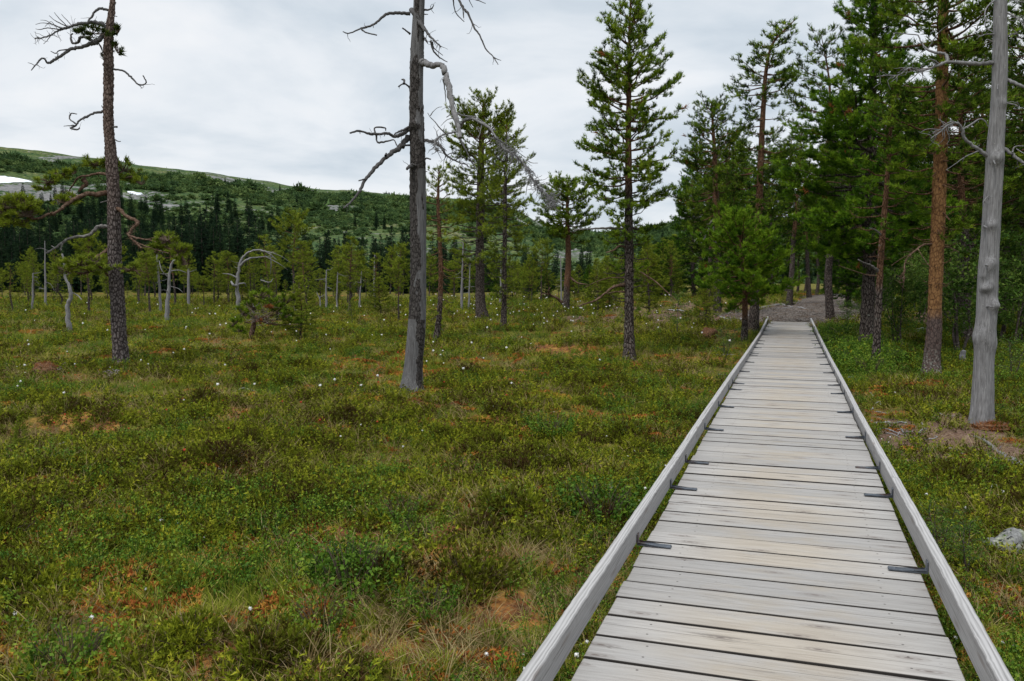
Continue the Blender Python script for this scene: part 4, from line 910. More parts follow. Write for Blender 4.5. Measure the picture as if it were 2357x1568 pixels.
CC, RC, fC, _ = big_trunk(mb, trC, YC, 56, 0.018, 0.012, lambda a, h, x, y: 0.04, 21, 0.18, bulC)
mb.build('trunk', M['dead_pale'], rootC)
brC = [
    (C2_([(1445, 430), (1350, 436), (1250, 430), (1130, 424), (1080, 442), (1000, 470), (930, 482), (870, 465), (800, 512), (720, 515), (650, 522)]), -.3, 5.2, .9, [(C2_([(1128, 426), (1130, 385), (1100, 365), (1040, 358), (990, 335), (960, 300), (930, 240)]), .3, 4.4, 1.2), (C2_([(1080, 442), (1020, 405), (980, 420)]), .35, 2, .7), (C2_([(800, 512), (760, 550), (745, 560)]), .7, 1.3, .5), (C2_([(940, 482), (900, 530), (820, 590)]), .55, 1.3, .5), (C2_([(870, 465), (835, 470), (790, 500)]), .7, 1.4, .5), (C2_([(1000, 330), (1060, 240), (1110, 190), (1180, 155)]), .5, 1.6, .5), (C2_([(930, 240), (830, 230), (760, 225)]), .8, 1.2, .5)], 26),
    (C2_([(1400, 1062), (1330, 1010), (1250, 945), (1232, 885), (1200, 842), (1140, 850), (1080, 900), (1020, 942)]), -.2, 5.0, .9, [(C2_([(1236, 880), (1290, 850), (1350, 812), (1390, 830), (1405, 862)]), .4, 2.6, 1.2), (C2_([(1340, 1030), (1250, 1070), (1180, 1120), (1120, 1160)]), .2, 1.8, .6), (C2_([(1250, 1068), (1230, 1105)]), .3, 1, .5), (C2_([(1100, 885), (1000, 880), (950, 900)]), .8, 1.2, .5), (C2_([(1200, 842), (1150, 830), (1080, 870)]), .7, 1.5, .6)], 26),
    (C2_([(1528, 540), (1580, 562), (1660, 598), (1720, 620)]), -.2, 4.6, 2, [], 3), (C2_([(1506, 1010), (1560, 1042), (1610, 1085), (1670, 1120), (1730, 1130)]), -.2, 5.0, 2, [(C2_([(1570, 1040), (1590, 1000), (1660, 995), (1720, 990)]), .5, 2, .7), (C2_([(1600, 1015), (1640, 1040), (1680, 1060)]), .5, 1.4, .6)], 8),
    (C2_([(1500, 70), (1580, 110), (1630, 150), (1670, 215)]), -.3, 2.6, .8, [(C2_([(1590, 115), (1650, 130), (1700, 180)]), .5, 1.2, .5)], 8), (C2_([(1545, -5), (1600, 8), (1680, 22)]), -.1, 1.8, .8, [], 2), (C2_([(1522, 700), (1590, 715), (1612, 722), (1605, 695)]), -.1, 2.0, 1, [], 2),
    (C2_([(1445, 236), (1390, 236), (1340, 256)]), -.2, 2.2, .8, [(C2_([(1440, 220), (1400, 200), (1380, 215)]), .5, 1.4, .6), (C2_([(1440, 290), (1400, 270), (1380, 300)]), .5, 1.4, .6)], 6), (C2_([(1535, 245), (1600, 230), (1620, 260)]), -.1, 1.5, .7, [], 4), (C2_([(1445, 10), (1400, 50), (1385, 100), (1390, 180)]), -.3, 2.2, .8, [], 4),
    (C2_([(1440, 1085), (1455, 1118)]), -.25, 3.2, 1.2, [], 0), (C2_([(1425, 1325), (1395, 1350), (1370, 1380)]), -.22, 1.4, .6, [], 2), (C2_([(1475, 560), (1472, 610)]), -.18, 1.8, 1, [], 0),
    ([(2262, 705), (2286, 706)], -.25, 2.8, 1.5, [], 0), ([(2264, 521), (2271, 524)], -.26, 2.8, 1.6, [], 0), ([(2266, 609), (2273, 611)], -.26, 2.6, 1.5, [], 0)]
for k, (pts, dY, r0, r1, subs, tw) in enumerate(brC):
    px_branch(rootC, pts, YC, dY, r0, r1, M['dead_pale'], 500 + 13 * k, 0.05, subs, tw)

# ---- key living pines
pine('tall_pine', 'tall cone-shaped pine with orange upper trunk standing between the bog and the boardwalk', (1449, 826),
     [(1449, 826, 27), (1447.5, 760, 22), (1447, 680, 21), (1447, 600, 20), (1446.5, 500, 18.5), (1446, 400, 16.5), (1446, 300, 13), (1447, 200, 10), (1448, 100, 7), (1450, 20, 4), (1451, -25, 2)],
     [(-25, 14), (20, 40), (60, 62), (110, 66), (150, 90), (190, 95), (235, 122), (280, 100), (330, 108), (380, 114), (430, 114), (480, 100), (520, 80), (560, 70), (600, 60), (640, 50), (690, 40)], 11, needle='needle',
     spacing=0.24, per=6, tuft=0.085, dens=1.35, K=11, elev=(-6, 42), dead_v=565, tone=0.53, bare=0.30, orange=(.42, .55), rust=0.01,
     branches=[([(1438, 655), (1410, 662), (1392, 676), (1370, 692), (1345, 700), (1330, 706)], 4.4, 1.4, -.6, 0), ([(1438, 672), (1415, 672), (1398, 676)], 2.6, 1.5, -.4, 0), ([(1438, 640), (1400, 640), (1370, 650), (1345, 662)], 1.8, .7, .3, 0), ([(1456, 620), (1480, 630), (1510, 650), (1530, 668), (1555, 690)], 2.2, .8, -.8, 0), ([(1438, 570), (1425, 566), (1412, 576), (1395, 582)], 3.2, 1.2, -.2, 0), ([(1436, 527), (1400, 525), (1355, 527), (1320, 530)], 3.8, 1.5, -.3, 1)])
pine('pine', 'bushy tall pine with dark trunk directly behind the grey snag arm', (1108, 733),
     [(1108, 733, 27), (1105, 690, 22), (1104, 600, 20), (1105, 500, 18.5), (1106, 400, 16), (1108, 320, 11), (1111, 265, 7), (1113, 232, 3)],
     [(230, 22), (250, 44), (275, 26), (300, 80), (330, 100), (360, 88), (390, 70), (420, 100), (460, 108), (500, 100), (540, 92), (580, 84), (620, 70), (650, 50)], 12, needle='needle_bog',
     spacing=0.34, per=6, tuft=0.115, dens=1.15, elev=(-10, 40), tone=0.42, dead_v=520, flat=.8, bare=.35, orange=(.65, .95))
pine('slender_pine', 'slender thin-trunked pine with open crown just beside the bushy dark-trunked pine', (1159, 753),
     [(1159, 753, 14), (1160, 680, 11), (1161, 600, 10), (1162, 450, 9), (1165, 340, 5), (1166, 286, 2.5)],
     [(288, 8), (330, 44), (370, 52), (410, 62), (460, 66), (500, 66), (560, 56), (620, 56), (670, 44), (700, 26)], 13, needle='needle_bog', spacing=.30, per=5, tuft=.10, dens=.95, tone=.45, elev=(-14, 35), dead_v=690, orange=(.9, .98))
pine('leaning_pine', 'thin leaning reddish pine hung with bare drooping twigs, close behind the grey snag', (1002, 791),
     [(1002, 791, 15), (1010, 730, 12), (1014, 660, 11), (1014, 600, 10), (1010, 520, 8.5), (1008, 460, 7), (1010, 390, 3)],
     [(385, 8), (430, 38), (470, 56), (510, 60), (550, 52), (590, 44), (640, 42), (700, 40), (740, 24)], 14, needle='needle_bog', spacing=.24, per=4, tuft=.09, dens=.9, tone=.48, dead_v=575, elev=(-42, 38), orange=(.18, .4))
pine('crooked_pine', 'flat-crowned pine with bare orange crooked trunk at the far side of the bog', (1300, 719),
     [(1298, 719, 17), (1303, 690, 15), (1304, 660, 14), (1308, 600, 13.5), (1306, 530, 11), (1305, 470, 7), (1304, 424, 3)],
     [(422, 20), (445, 52), (470, 74), (500, 82), (525, 64), (545, 44)], 15, spacing=.28, per=7, tuft=.12, dens=1.3, tone=.52, elev=(-4, 40), orange=(.08, .3),
     branches=[([(1296, 701), (1285, 688), (1268, 680), (1262, 672), (1266, 662)], 3.8, 1.6, -.5, 0), ([(1268, 680), (1252, 676), (1244, 680)], 2.2, 1, -.5, 0), ([(1312, 640), (1330, 652), (1352, 655)], 3.2, 1.2, -.6, 0)])
pine('tall_pine', 'tall thin pine with slanting windswept top and pale orange trunk where the gravel path starts', (1733, 762),
     [(1733, 762, 24), (1737, 690, 19.5), (1741, 620, 18), (1745, 540, 17), (1748, 430, 15), (1752, 330, 13), (1757, 240, 11), (1763, 160, 8), (1776, 105, 5.5), (1800, 75, 4), (1830, 45, 2)],
     [(44, 8), (75, 36), (110, 54), (150, 46), (180, 82), (215, 84), (250, 62), (290, 72), (340, 92), (400, 96), (450, 84), (500, 62)], 16, spacing=.42, per=6, tuft=.115, dens=1.15, tone=.36, elev=(-12, 22), flat=.9, orange=(.25, .4), needle='needle')
pine('pine', 'mid-height pine with dead reddish twigs in its crown, left of the windswept pine', (1650, 728),
     [(1652, 728, 18), (1650, 640, 16), (1649, 560, 15.5), (1648, 480, 15), (1646, 400, 12), (1642, 320, 8), (1637, 238, 3)],
     [(236, 14), (265, 44), (300, 74), (330, 66), (365, 78), (410, 92), (460, 102), (510, 102), (560, 90), (600, 60)], 17, spacing=.38, per=6, tuft=.12, dens=1.1, tone=.34, elev=(-16, 32), flat=.85, orange=(.3, .5), rust=.03,
     branches=[([(1641, 508), (1625, 522), (1610, 540), (1598, 556)], 3.4, 1.4, -.6, 1), ([(1636, 515), (1628, 535), (1614, 560)], 2.8, 1.2, -.6, 1), ([(1640, 512), (1642, 535), (1648, 560)], 2.6, 1.2, -.5, 1)])
pine('young_pine', 'low bushy young pine with dense bright crown beside the left rail near the path', (1713, 787),
     [(1713, 787, 15), (1714, 720, 13), (1713, 660, 12), (1710, 600, 9), (1704, 550, 6), (1700, 502, 3)],
     [(500, 14), (525, 55), (560, 88), (590, 118), (620, 138), (645, 140), (668, 110), (690, 60)], 18, needle='needle_deep', spacing=.22, per=7, tuft=.095, dens=1.5, K=11, tone=.70, elev=(-4, 48), bare=.25, flat=.5, orange=(.1, .3))
pine('dense_pine', 'broad dense dark green pine with dark double-width trunk right of the boardwalk', (1992, 816),
     [(1992, 816, 36), (1995, 740, 31), (1999, 640, 28), (2002, 520, 26), (2005, 380, 22), (2008, 220, 17), (2012, 60, 12), (2016, -80, 7), (2018, -170, 3)],
     [(-170, 16), (-100, 52), (0, 78), (60, 84), (130, 92), (200, 130), (260, 155), (320, 178), (380, 190), (440, 196), (500, 190), (540, 165), (580, 120), (605, 60)], 19, needle='needle_deep', spacing=.24, per=7, tuft=.095, dens=1.5, K=11, tone=.58, elev=(-10, 45), bare=.3, flat=.45, orange=(.8, 1.0), rust=.012)
pine('slim_pine', 'slim pine with reddish upper trunk growing against the broad dense pine', (2014, 847),
     [(2014, 847, 21), (2017, 790, 17), (2021, 700, 15.5), (2026, 600, 14.5), (2034, 500, 13), (2042, 400, 10), (2050, 280, 7), (2054, 200, 3)],
     [(200, 14), (260, 50), (330, 74), (400, 88), (460, 92), (520, 84), (560, 62), (590, 40)], 20, needle='needle_deep', spacing=.34, per=5, tuft=.095, dens=1.1, tone=.52, elev=(-10, 40), dead_v=470, orange=(.22, .42),
     branches=[([(2022, 626), (2005, 612), (1990, 606), (1975, 598)], 3.6, 1.6, -.4, 1), ([(2020, 636), (1990, 632), (1960, 622), (1930, 612)], 1.8, .7, -.7, 0), ([(2030, 545), (2015, 530), (2000, 525)], 2.6, 1.4, -.2, 1)])
# D: big orange pine, near enough for real bark relief
gD = gp(2142, 867); YD = gD[1]
envD = [(-300, 20), (-200, 70), (-100, 120), (0, 160), (80, 176), (160, 170), (240, 150), (320, 136), (400, 118), (470, 92), (530, 74), (575, 56), (650, 30)]
zb = gD[2]; hs = np.array([at(1178, v, YD)[2] - zb for v, _ in envD])[::-1]; ls = (np.array([l for _, l in envD]) * YD / F)[::-1]
trD = [(2142, 868, 37), (2144, 830, 34), (2149, 750, 31), (2152, 680, 30), (2155, 600, 29.5), (2159, 500, 28.5), (2162, 400, 28), (2165, 300, 27), (2167, 200, 25), (2171, 0, 19), (2175, -150, 12), (2179, -280, 6), (2180, -320, 2)]
rootD = empty('orange_pine', tuple(gD)); tag(rootD, 'stout pine with bright orange flaking trunk, blackened at the foot, left of the silver trunk', 'pine tree')
wood, nd, ru = pine_parts([at(u, v, YD) for u, v, _ in trD], np.array([w_ for *_, w_ in trD]) * YD / F / 2 * 0.8, lambda h: float(np.interp(h, hs, ls)), float(hs[0]), np.random.default_rng(23), spacing=.34, per=6, tuft=.10, dens=1.0, K=10, elev=(-14, 30), dead_lo=float(at(1178, 420, YD)[2] - zb), tone=.42, flat=.8, bare=.38, orange=(.1, .25), rust=.008)
mb = MB(); big_trunk(mb, trD, YD, 48, 0.024, 0.011, lambda a, h, x, y: 0.9, 31, 0.28)
def barkD(g, t, o):
    p = g.obj(); sp = g.n('ShaderNodeSeparateXYZ', i_0=p)
    vo = g.n('ShaderNodeTexVoronoi', feature='DISTANCE_TO_EDGE'); vo.inputs['Scale'].default_value = 20; g.link(g.mapv(p, (1, 1, 0.5)), vo.inputs['Vector'])
    nz = g.noise(40, 5, g.mapv(p, (1, 1, 0.7))); b = g.noise(2.6, 4, g.mapv(p, (1, 1, .6)))
    f = g.math('ADD', g.math('ADD', g.math('MULTIPLY', g.rng(vo.outputs['Distance'], 0, 0.16), 0.26), g.math('MULTIPLY', nz, 0.62)), g.math('MULTIPLY', g.noise(9, 4, g.mapv(p, (1, 1, .5))), 0.16))
    hi = g.ramp(f, [(0.15, (0.042, 0.020, 0.012)), (0.4, (0.095, 0.046, 0.021)), (0.62, (0.185, 0.096, 0.039)), (0.9, (0.26, 0.155, 0.075))])
    lo = g.ramp(f, [(0.15, (0.012, 0.010, 0.009)), (0.5, (0.055, 0.040, 0.036)), (0.8, (0.12, 0.085, 0.075)), (1, (0.2, 0.17, 0.15))])
    m_ = g.rng(g.math('ADD', sp.outputs[2], g.math('MULTIPLY', g.math('SUBTRACT', b, 0.5), 2.6)), 0.7, 1.35)
    c = g.mix(m_, lo, hi)
    foot = g.math('MULTIPLY', g.rng(sp.outputs[2], 0.6, 0.1), g.rng(g.noise(30, 3, p), 0.52, 0.6))
    c = g.mix(g.math('MULTIPLY', foot, .6), c, (0.30, 0.31, 0.27))
    sc = g.rng(g.noise(16, 2, g.mapv(p, (1, 1, .7))), 0.66, 0.70); c = g.mix(g.math('MULTIPLY', sc, .8), c, (0.03, 0.015, 0.012))
    g.link(g.princ(c, 0.9, g.bump(f, 0.9, 0.012), 0.1), o.inputs[0])
M['barkD'] = mat('orange_flaking_bark', barkD)
mb.build('trunk', M['barkD'], rootD); wood.build('branches', M['bark'], rootD); nd.build('crown', M['needle'], rootD, False)
if ru.v: ru.build('dead_needles', M['needle_dead'], rootD, False)
for k, (pts, dY, r0, r1, subs, tw) in enumerate([([(2148, 562), (2125, 564), (2105, 578), (2085, 598), (2080, 625), (2080, 650)], -.5, 2.8, .9, [([(2120, 566), (2100, 582), (2075, 595), (2050, 612)], .4, 1.4, .5), ([(2112, 573), (2122, 590), (2140, 615)], .4, 1.4, .6), ([(2082, 620), (2070, 650), (2085, 670)], .7, 1.2, .5)], 30),
        ([(2172, 345), (2190, 352), (2215, 352)], -.4, 3, 1, [], 6), ([(2174, 568), (2190, 572), (2205, 580)], -.3, 2.2, 1, [], 3)]):
    px_branch(rootD, pts, YD, dY, r0, r1, M['limb'], 900 + k, 0.1, subs, tw)
# ------------------------------------------------------------------ trees repeated from a few grown forms
def proto_pine(H, env, seed, h_lo, r0, lean=0.02, wig=0.02, **kw):
    rng = np.random.default_rng(seed); k = 7; z = np.linspace(0, H, k)
    P = np.stack([np.cumsum(rng.normal(lean, wig, k)) * H * 0.3, np.cumsum(rng.normal(0, wig, k)) * H * 0.3, z], 1); P -= P[0]
    R = r0 * (1 - 0.93 * np.linspace(0, 1, k) ** 1.15)
    hs, ls = zip(*env); needle = kw.pop('needle', 'needle_bog')
    wood, nd, ru = pine_parts(P, R, lambda h: float(np.interp(h / H, hs, ls)) * H, h_lo * H, rng, **kw)
    return [('trunk', wood.mesh('trunk', M['bark'])), ('crown', nd.mesh('crown', M[needle], False))]
def plant(proto, name, loc, sc, rz, label, cat, group=None, sz=1.0, tilt=0.0):
    root = empty(name, tuple(loc)); root.scale = (sc, sc, sc * sz); root.rotation_euler = (tilt, tilt * 0.4, rz); tag(root, label, cat, group)
    for nm, me in proto:
        o = bpy.data.objects.new(nm, me); COL.objects.link(o); o.parent = root
    return root
BOG = [
    proto_pine(4.0, [(.3, .05), (.45, .16), (.6, .20), (.75, .17), (.9, .10), (1, .03)], 1, .32, .055, spacing=.27, per=5, tuft=.105, dens=1.0, tone=.5, elev=(-5, 40), orange=(.4, .8)),
    proto_pine(4.0, [(.5, .06), (.65, .2), (.8, .24), (.92, .16), (1, .06)], 2, .5, .06, spacing=.24, per=5, tuft=.11, dens=1.15, tone=.5, elev=(0, 40), flat=.9, orange=(.3, .7)),
    proto_pine(4.0, [(.25, .08), (.4, .13), (.6, .14), (.8, .10), (1, .02)], 3, .22, .05, spacing=.24, per=4, tuft=.10, dens=.85, tone=.42, elev=(-12, 35), wig=.035, orange=(.7, .95)),
    proto_pine(4.0, [(.12, .14), (.3, .24), (.5, .22), (.7, .17), (.9, .08), (1, .03)], 4, .1, .05, spacing=.24, per=5, tuft=.11, dens=1.1, tone=.55, elev=(0, 50), orange=(.3, .7)),
    proto_pine(4.0, [(.45, .08), (.6, .13), (.7, .19), (.82, .15), (.9, .13), (1, .04)], 5, .4, .055, spacing=.3, per=4, tuft=.105, dens=1.0, tone=.46, elev=(-8, 35), wig=.04, orange=(.3, .6)),
]
FOR = [
    proto_pine(10.0, [(.22, .05), (.35, .15), (.5, .19), (.7, .17), (.85, .11), (1, .02)], 11, .2, .15, spacing=.5, per=5, tuft=.14, dens=1.1, tone=.30, elev=(-12, 35), needle='needle', orange=(.3, .55), K=8),
    proto_pine(10.0, [(.4, .05), (.55, .16), (.7, .19), (.85, .15), (1, .03)], 12, .38, .16, spacing=.5, per=5, tuft=.145, dens=1.1, tone=.27, elev=(-10, 30), needle='needle', orange=(.3, .5), K=8, flat=.85),
    proto_pine(10.0, [(.1, .12), (.25, .19), (.45, .19), (.65, .15), (.85, .09), (1, .02)], 13, .08, .15, spacing=.45, per=6, tuft=.14, dens=1.15, tone=.34, elev=(-10, 40), needle='needle_deep', orange=(.6, .9), K=8),
    proto_pine(10.0, [(.3, .06), (.45, .14), (.6, .15), (.75, .16), (.9, .10), (1, .04)], 14, .26, .13, spacing=.55, per=4, tuft=.14, dens=1.0, tone=.30, elev=(-14, 30), needle='needle', orange=(.35, .6), K=8, wig=.035),
]
def spruce_proto(H, seed, wid):
    rng = np.random.default_rng(seed); wood = MB(); nd = MB()
    tube(wood, np.array([[0, 0, -.2], [0, 0, H * .5], [0, 0, H * .98]]), [.13, .08, .01], 6, 0.1)
    TP, TD, TS, TT = [], [], [], []; h = H * 0.04
    while h < H * 0.99:
        f = h / H; L_ = wid * (1 - f) ** 0.8 * rng.uniform(.7, 1.15) + 0.10
        nb = 8 if f < .85 else 4
        for b in range(nb):
            az = rng.random() * 6.28; d = np.array([math.cos(az), math.sin(az), -0.35 + 0.5 * f]); bt = rng.normal(.45, .16); k = max(2, int(L_ / .20))
            for q in range(k):
                t = (q + 1) / k; TP.append(np.array([0, 0, h]) + d * L_ * t + np.array([0, 0, -.18 * L_ * t * (1 - t) * 2])); TD.append(d + np.array([0, 0, -.5 + .5 * f]) + rng.normal(0, .25, 3)); TS.append(.42 * rng.uniform(.7, 1.2) * (1 - .45 * f)); TT.append(bt + .15 * (t - .5))
        h += .27 * rng.uniform(.8, 1.2) * (1 - .3 * f)
    TP.append([0, 0, H * .98]); TD.append([0, 0, 1]); TS.append(.45); TT.append(.4)
    tufts(nd, TP, TD, TS, np.array(TT), rng, 5, .34, (.2, .9))
    return [('trunk', wood.mesh('trunk', M['bark'])), ('crown', nd.mesh('crown', M['spruce'], False))]
SPR = [spruce_proto(11, 31 + k, w_) for k, w_ in enumerate((1.9, 1.6, 2.1, 1.45, 1.8))]

def bog_pine(u, vb, vt, half, k, label, sz=1.0):
    g = gp(u, vb); Y = g[1]; H = (vb - vt) * Y / F
    pro = BOG[k]; sc = H / 4.0
    natural = {0: .20, 1: .24, 2: .14, 3: .24, 4: .19}[k] * 4.0 * sc
    wx = half * Y / F / natural
    root = plant(pro, 'bog_pine', g, sc, rnd.random() * 6.28, label, 'pine tree', 'small pines scattered over the bog')
    m = (wx * 0.55 + 0.45); root.scale = (sc * m, sc * m, sc)
    return root
for row in [
    (30, 721, 610, 30, 4, 'small pine with thin flat crown standing alone at the far left edge'),
    (205, 727, 545, 46, 1, 'orange-stemmed pine just behind the tall bark-covered pine, on its left'),
    (345, 722, 590, 44, 1, 'flat-topped small pine right behind the tall bark-covered pine, on its right'),
    (322, 706, 600, 42, 4, 'pale thin pine between the bark-covered pine and the dark spruces'),
    (402, 712, 545, 48, 4, 'small pine with bent pale top between two grey snags'),
    (470, 711, 640, 34, 1, 'tiny flat-topped pine in front of the spruce wall, left of the arching snag'),
    (500, 699, 633, 38, 0, 'small open pine close to the left side of the arching snag'),
    (618, 703, 548, 46, 4, 'grey-stemmed pine partly hidden behind the arching dead limb'),
    (676, 713, 498, 58, 1, 'tallest bog pine with pale yellow-green crown in front of the spruces'),
    (705, 713, 562, 48, 4, 'orange-trunked pine just right of the tallest bog pine'),
    (803, 726, 548, 52, 0, 'pale green pine with rounded top and drooping dry twigs, midway to the grey snag'),
    (862, 716, 585, 40, 0, 'small pine behind a bare grey pole, left of the grey snag'),
    (876, 727, 642, 44, 3, 'low bushy young pine on the bog left of the round-headed pine'),
    (917, 742, 602, 40, 1, 'round-headed small pine on a thin reddish stem just left of the grey snag'),
    (775, 703, 610, 34, 0, 'narrow young pine between two grey poles in front of the spruces'),
    (812, 752, 690, 14, 2, 'stunted thin pine stem with a bunch of pale dead twigs'),
    (560, 700, 640, 34, 3, 'low green pine behind the foot of the arching snag'),
    (735, 700, 620, 36, 0, 'thin pine right of the orange-trunked bog pine'),
    (262, 700, 610, 40, 0, 'small pine peeping out behind the trunk of the bark-covered pine'),
    (140, 705, 600, 38, 2, 'thin pine behind the curved grey snag'),
    (1062, 708, 560, 36, 0, 'small pine at the far side of the bog, left of the dark-trunked pine'),
    (1215, 700, 590, 30, 3, 'young pine beyond the cottongrass, right of the slender pine'),
    (1245, 698, 560, 36, 1, 'flat small pine beyond the bog, left of the crooked pine'),
    (1375, 720, 600, 40, 3, 'young bushy pine left of the tall cone-shaped pine'),
    (1400, 716, 640, 40, 3, 'small dark pine close to the left side of the tall cone-shaped pine'),
    (1622, 752, 640, 40, 3, 'small pine with grey leaning stem beside the needle mound'),
    (1492, 724, 560, 58, 3, 'bushy pine just right of the tall cone-shaped pine'),
    (430, 738, 700, 14, 2, 'knee-high pine seedling in the bog, right of the forked grey snag'),
    (690, 786, 640, 60, 3, 'small pine with curved bare stem leaning beside the bushy stunted pine'),
]:
    bog_pine(*row)
# seedling close to the camera at the left edge
g = gp(45, 1052); r = plant(BOG[3], 'pine_seedling', g, .095, 1.0, 'bright little pine seedling in the moss at the left edge', 'pine seedling')

# N: bushy stunted pine with bare twigs inside
g = gp(575, 788); Y = g[1]; rt = empty('stunted_pine', tuple(g)); tag(rt, 'bushy stunted pine with bright needle clumps round bare grey twigs', 'pine tree')
mb = MB(); wd = MB(); nd = MB(); ru = MB(); rng = np.random.default_rng(44)
limb(mb, [g - np.array([0, 0, .08]), at(580, 762, Y), at(585, 745, Y), at(590, 728, Y)], .07, .05, 9, 0.1, 4)
for k in range(16):
    u1 = rng.uniform(535, 690); v1 = 690 + rng.uniform(-20, 60) + abs(u1 - 590) * .05
    limb(mb, [at(588, 735, Y), at(588 * .5 + u1 * .5, (735 + v1) / 2 + 6, Y + rng.normal(0, .2)), at(u1, v1, Y + rng.normal(0, .5))], .022, .006, 5, 0.1, 60 + k)
for k in range(150):
    a = at(rng.normal(602, 22), rng.normal(727, 13), Y + rng.normal(0, .35)); d = unit(rng.normal(0, 1, 3) + np.array([0, 0, .2])); tube(wd, np.array([a, a + d * .12, a + d * .2 + rng.normal(0, .03, 3)]), [.006, .005, .003], 3, rng.uniform(.5, .9), cap=False)
for (cu, cv, ru_, rv_, n, to, dy) in ((600, 680, 20, 14, 90, .68, 0), (585, 705, 22, 18, 100, .66, .1), (560, 720, 16, 16, 80, .62, 0), (541, 742, 16, 12, 80, .6, 0), (552, 758, 14, 10, 60, .55, -.1), (630, 700, 24, 14, 110, .56, .1), (655, 695, 24, 16, 110, .52, .2), (640, 715, 22, 14, 80, .48, 0), (660, 726, 18, 10, 60, .5, -.1), (690, 735, 16, 10, 50, .5, 0), (575, 690, 14, 14, 60, .66, .2)):
    clump_px(nd, wd, cu, cv, ru_, rv_, Y + dy, int(n * 1.1), rng, .10, to)
clump_px(ru, wd, 620, 702, 10, 8, Y - .2, 30, rng, .09, .5); clump_px(ru, wd, 596, 738, 10, 6, Y - .3, 16, rng, .08, .4)
mb.build('trunk', M['limb'], rt); wd.build('twigs', M['twig'], rt); nd.build('crown', M['needle'], rt, False); tag(ru.build('dead_needles', M['needle_dead'], rt, False), 'rust brown dead needles')

# dead snags over the bog
def snag(pts, r0, r1, label, seed, nbr=5, arms=(), group='bare grey snags over the bog', Y=None, name='dead_snag', brl=.5):
    g = gp(*pts[0]); Y = g[1]; root = empty(name, tuple(g)); tag(root, label, 'dead tree', group)
    mb = MB(); s = Y / F; rng = np.random.default_rng(seed)
    P = [at(u, v, Y) for u, v in pts]; P[0] = g - np.array([0, 0, .1]); C = limb(mb, P, r0 * s, r1 * s, 9, 0.1, seed, .08, 5); mb.build('trunk', M['dead_pale'], root)
    for q, a, b in arms:
        m2 = MB(); limb(m2, [at(u, v, Y + rng.normal(0, .25) * (k > 0)) for k, (u, v) in enumerate(q)], a * s, b * s, 6, .1, seed + 5); m2.build('branch', M['dead_pale'], root)
    for k in range(nbr):
        i = int(len(C) * rng.uniform(.35, .98)); az = rng.random() * 6.28; l = brl * rng.uniform(.4, 1.2); d = np.array([math.cos(az), math.sin(az), rng.normal(0, .3)])
        m2 = MB(); limb(m2, [C[i], C[i] + d * l * .5 + rng.normal(0, .04, 3), C[i] + d * l + np.array([0, 0, rng.normal(-.05, .1)])], .016, .005, 5, .1, seed + k); m2.build('branch', M['dead_pale'], root)
    return root
snag([(161, 766), (157, 740), (155, 705), (163, 685), (160, 660), (150, 640), (148, 605), (143, 585)], 6.5, 2.0, 'curved grey snag standing left of the bark-covered pine', 71, 2, [([(161, 672), (178, 680), (188, 690)], 1.6, .8)])
snag([(105, 713), (104, 650), (103, 555)], 3.6, 1.0, 'tall straight grey pole of a tree left of the curved snag', 72, 6)
snag([(75, 716), (75, 670), (76, 630)], 3.2, 1.2, 'short grey snag with level side twigs near the left edge', 73, 6)
snag([(385, 747), (385, 710), (388, 665), (390, 630), (396, 605), (408, 597)], 6.0, 1.8, 'grey snag with bent tip and forked white branches, right of the bark-covered pine', 74, 4, [([(389, 625), (410, 622), (428, 628)], 1.8, .8), ([(388, 640), (372, 622), (366, 600)], 1.6, .8)])
snag([(370, 722), (368, 680), (362, 600), (360, 572)], 4.0, 1.2, 'thin pale snag just left of the bent-tip snag', 75, 5)
snag([(434, 711), (434, 665), (433, 617)], 3.4, 2.2, 'short blunt grey pole in front of the spruces, right of the bent-tip snag', 76, 1)
snag([(547, 717), (548, 690), (546, 660), (548, 630), (553, 605), (563, 588), (580, 578), (600, 576), (620, 585), (636, 598)], 5.2, .9, 'arching dead snag whose bleached top bends over to the right', 77, 7,
     [([(553, 612), (570, 597), (600, 592), (622, 590)], 3.0, .8), ([(546, 640), (530, 632), (512, 630)], 2.0, .8), ([(600, 577), (625, 582), (650, 592), (668, 605)], 1.6, .5), ([(622, 590), (624, 610), (622, 630)], 1.6, .6), ([(546, 660), (536, 655), (532, 648)], 3.2, 2), ([(548, 655), (562, 652), (566, 660)], 2.2, .8), ([(610, 590), (640, 606), (662, 622)], 1.2, .4), ([(600, 645), (620, 650), (628, 642)], 1.4, .7)])
snag([(751, 717), (750, 670), (751, 622)], 3.6, 1.2, 'dark grey pole with short twigs between two bog pines', 78, 4)
snag([(776, 716), (775, 680), (777, 630)], 2.6, 1.0, 'thin grey pole left of the pale round-topped pine', 79, 3)
snag([(827, 714), (829, 670), (832, 625)], 3.0, 1.0, 'slightly leaning grey pole right of the pale round-topped pine', 80, 3)
snag([(738, 716), (736, 690), (728, 672)], 2.4, .9, 'very thin whitish snag with bent tip at the edge of the spruces', 81, 1)
snag([(863, 690), (861, 640), (862, 585)], 3.4, 1.0, 'bare grey spike rising out of a small pine', 82, 3)
snag([(1292, 705), (1291, 660), (1290, 590)], 2.8, 1.0, 'thin straight dead pole behind the crooked pine', 83, 4)
snag([(1062, 718), (1063, 640), (1066, 560)], 4.0, 1.2, 'tall thin grey snag between the leaning pine and the dark-trunked pine', 84, 9, brl=.7)
snag([(1078, 716), (1080, 660), (1082, 595)], 3.0, 1.0, 'short grey snag beside the dark-trunked pine', 85, 6, brl=.7)
snag([(1150, 702), (1152, 650), (1153, 585)], 3.0, 1.2, 'distant grey pole seen left of the slender pine', 86, 3)
snag([(1238, 1568), (1238, 1568)], 0, 0, '', 0) if False else None
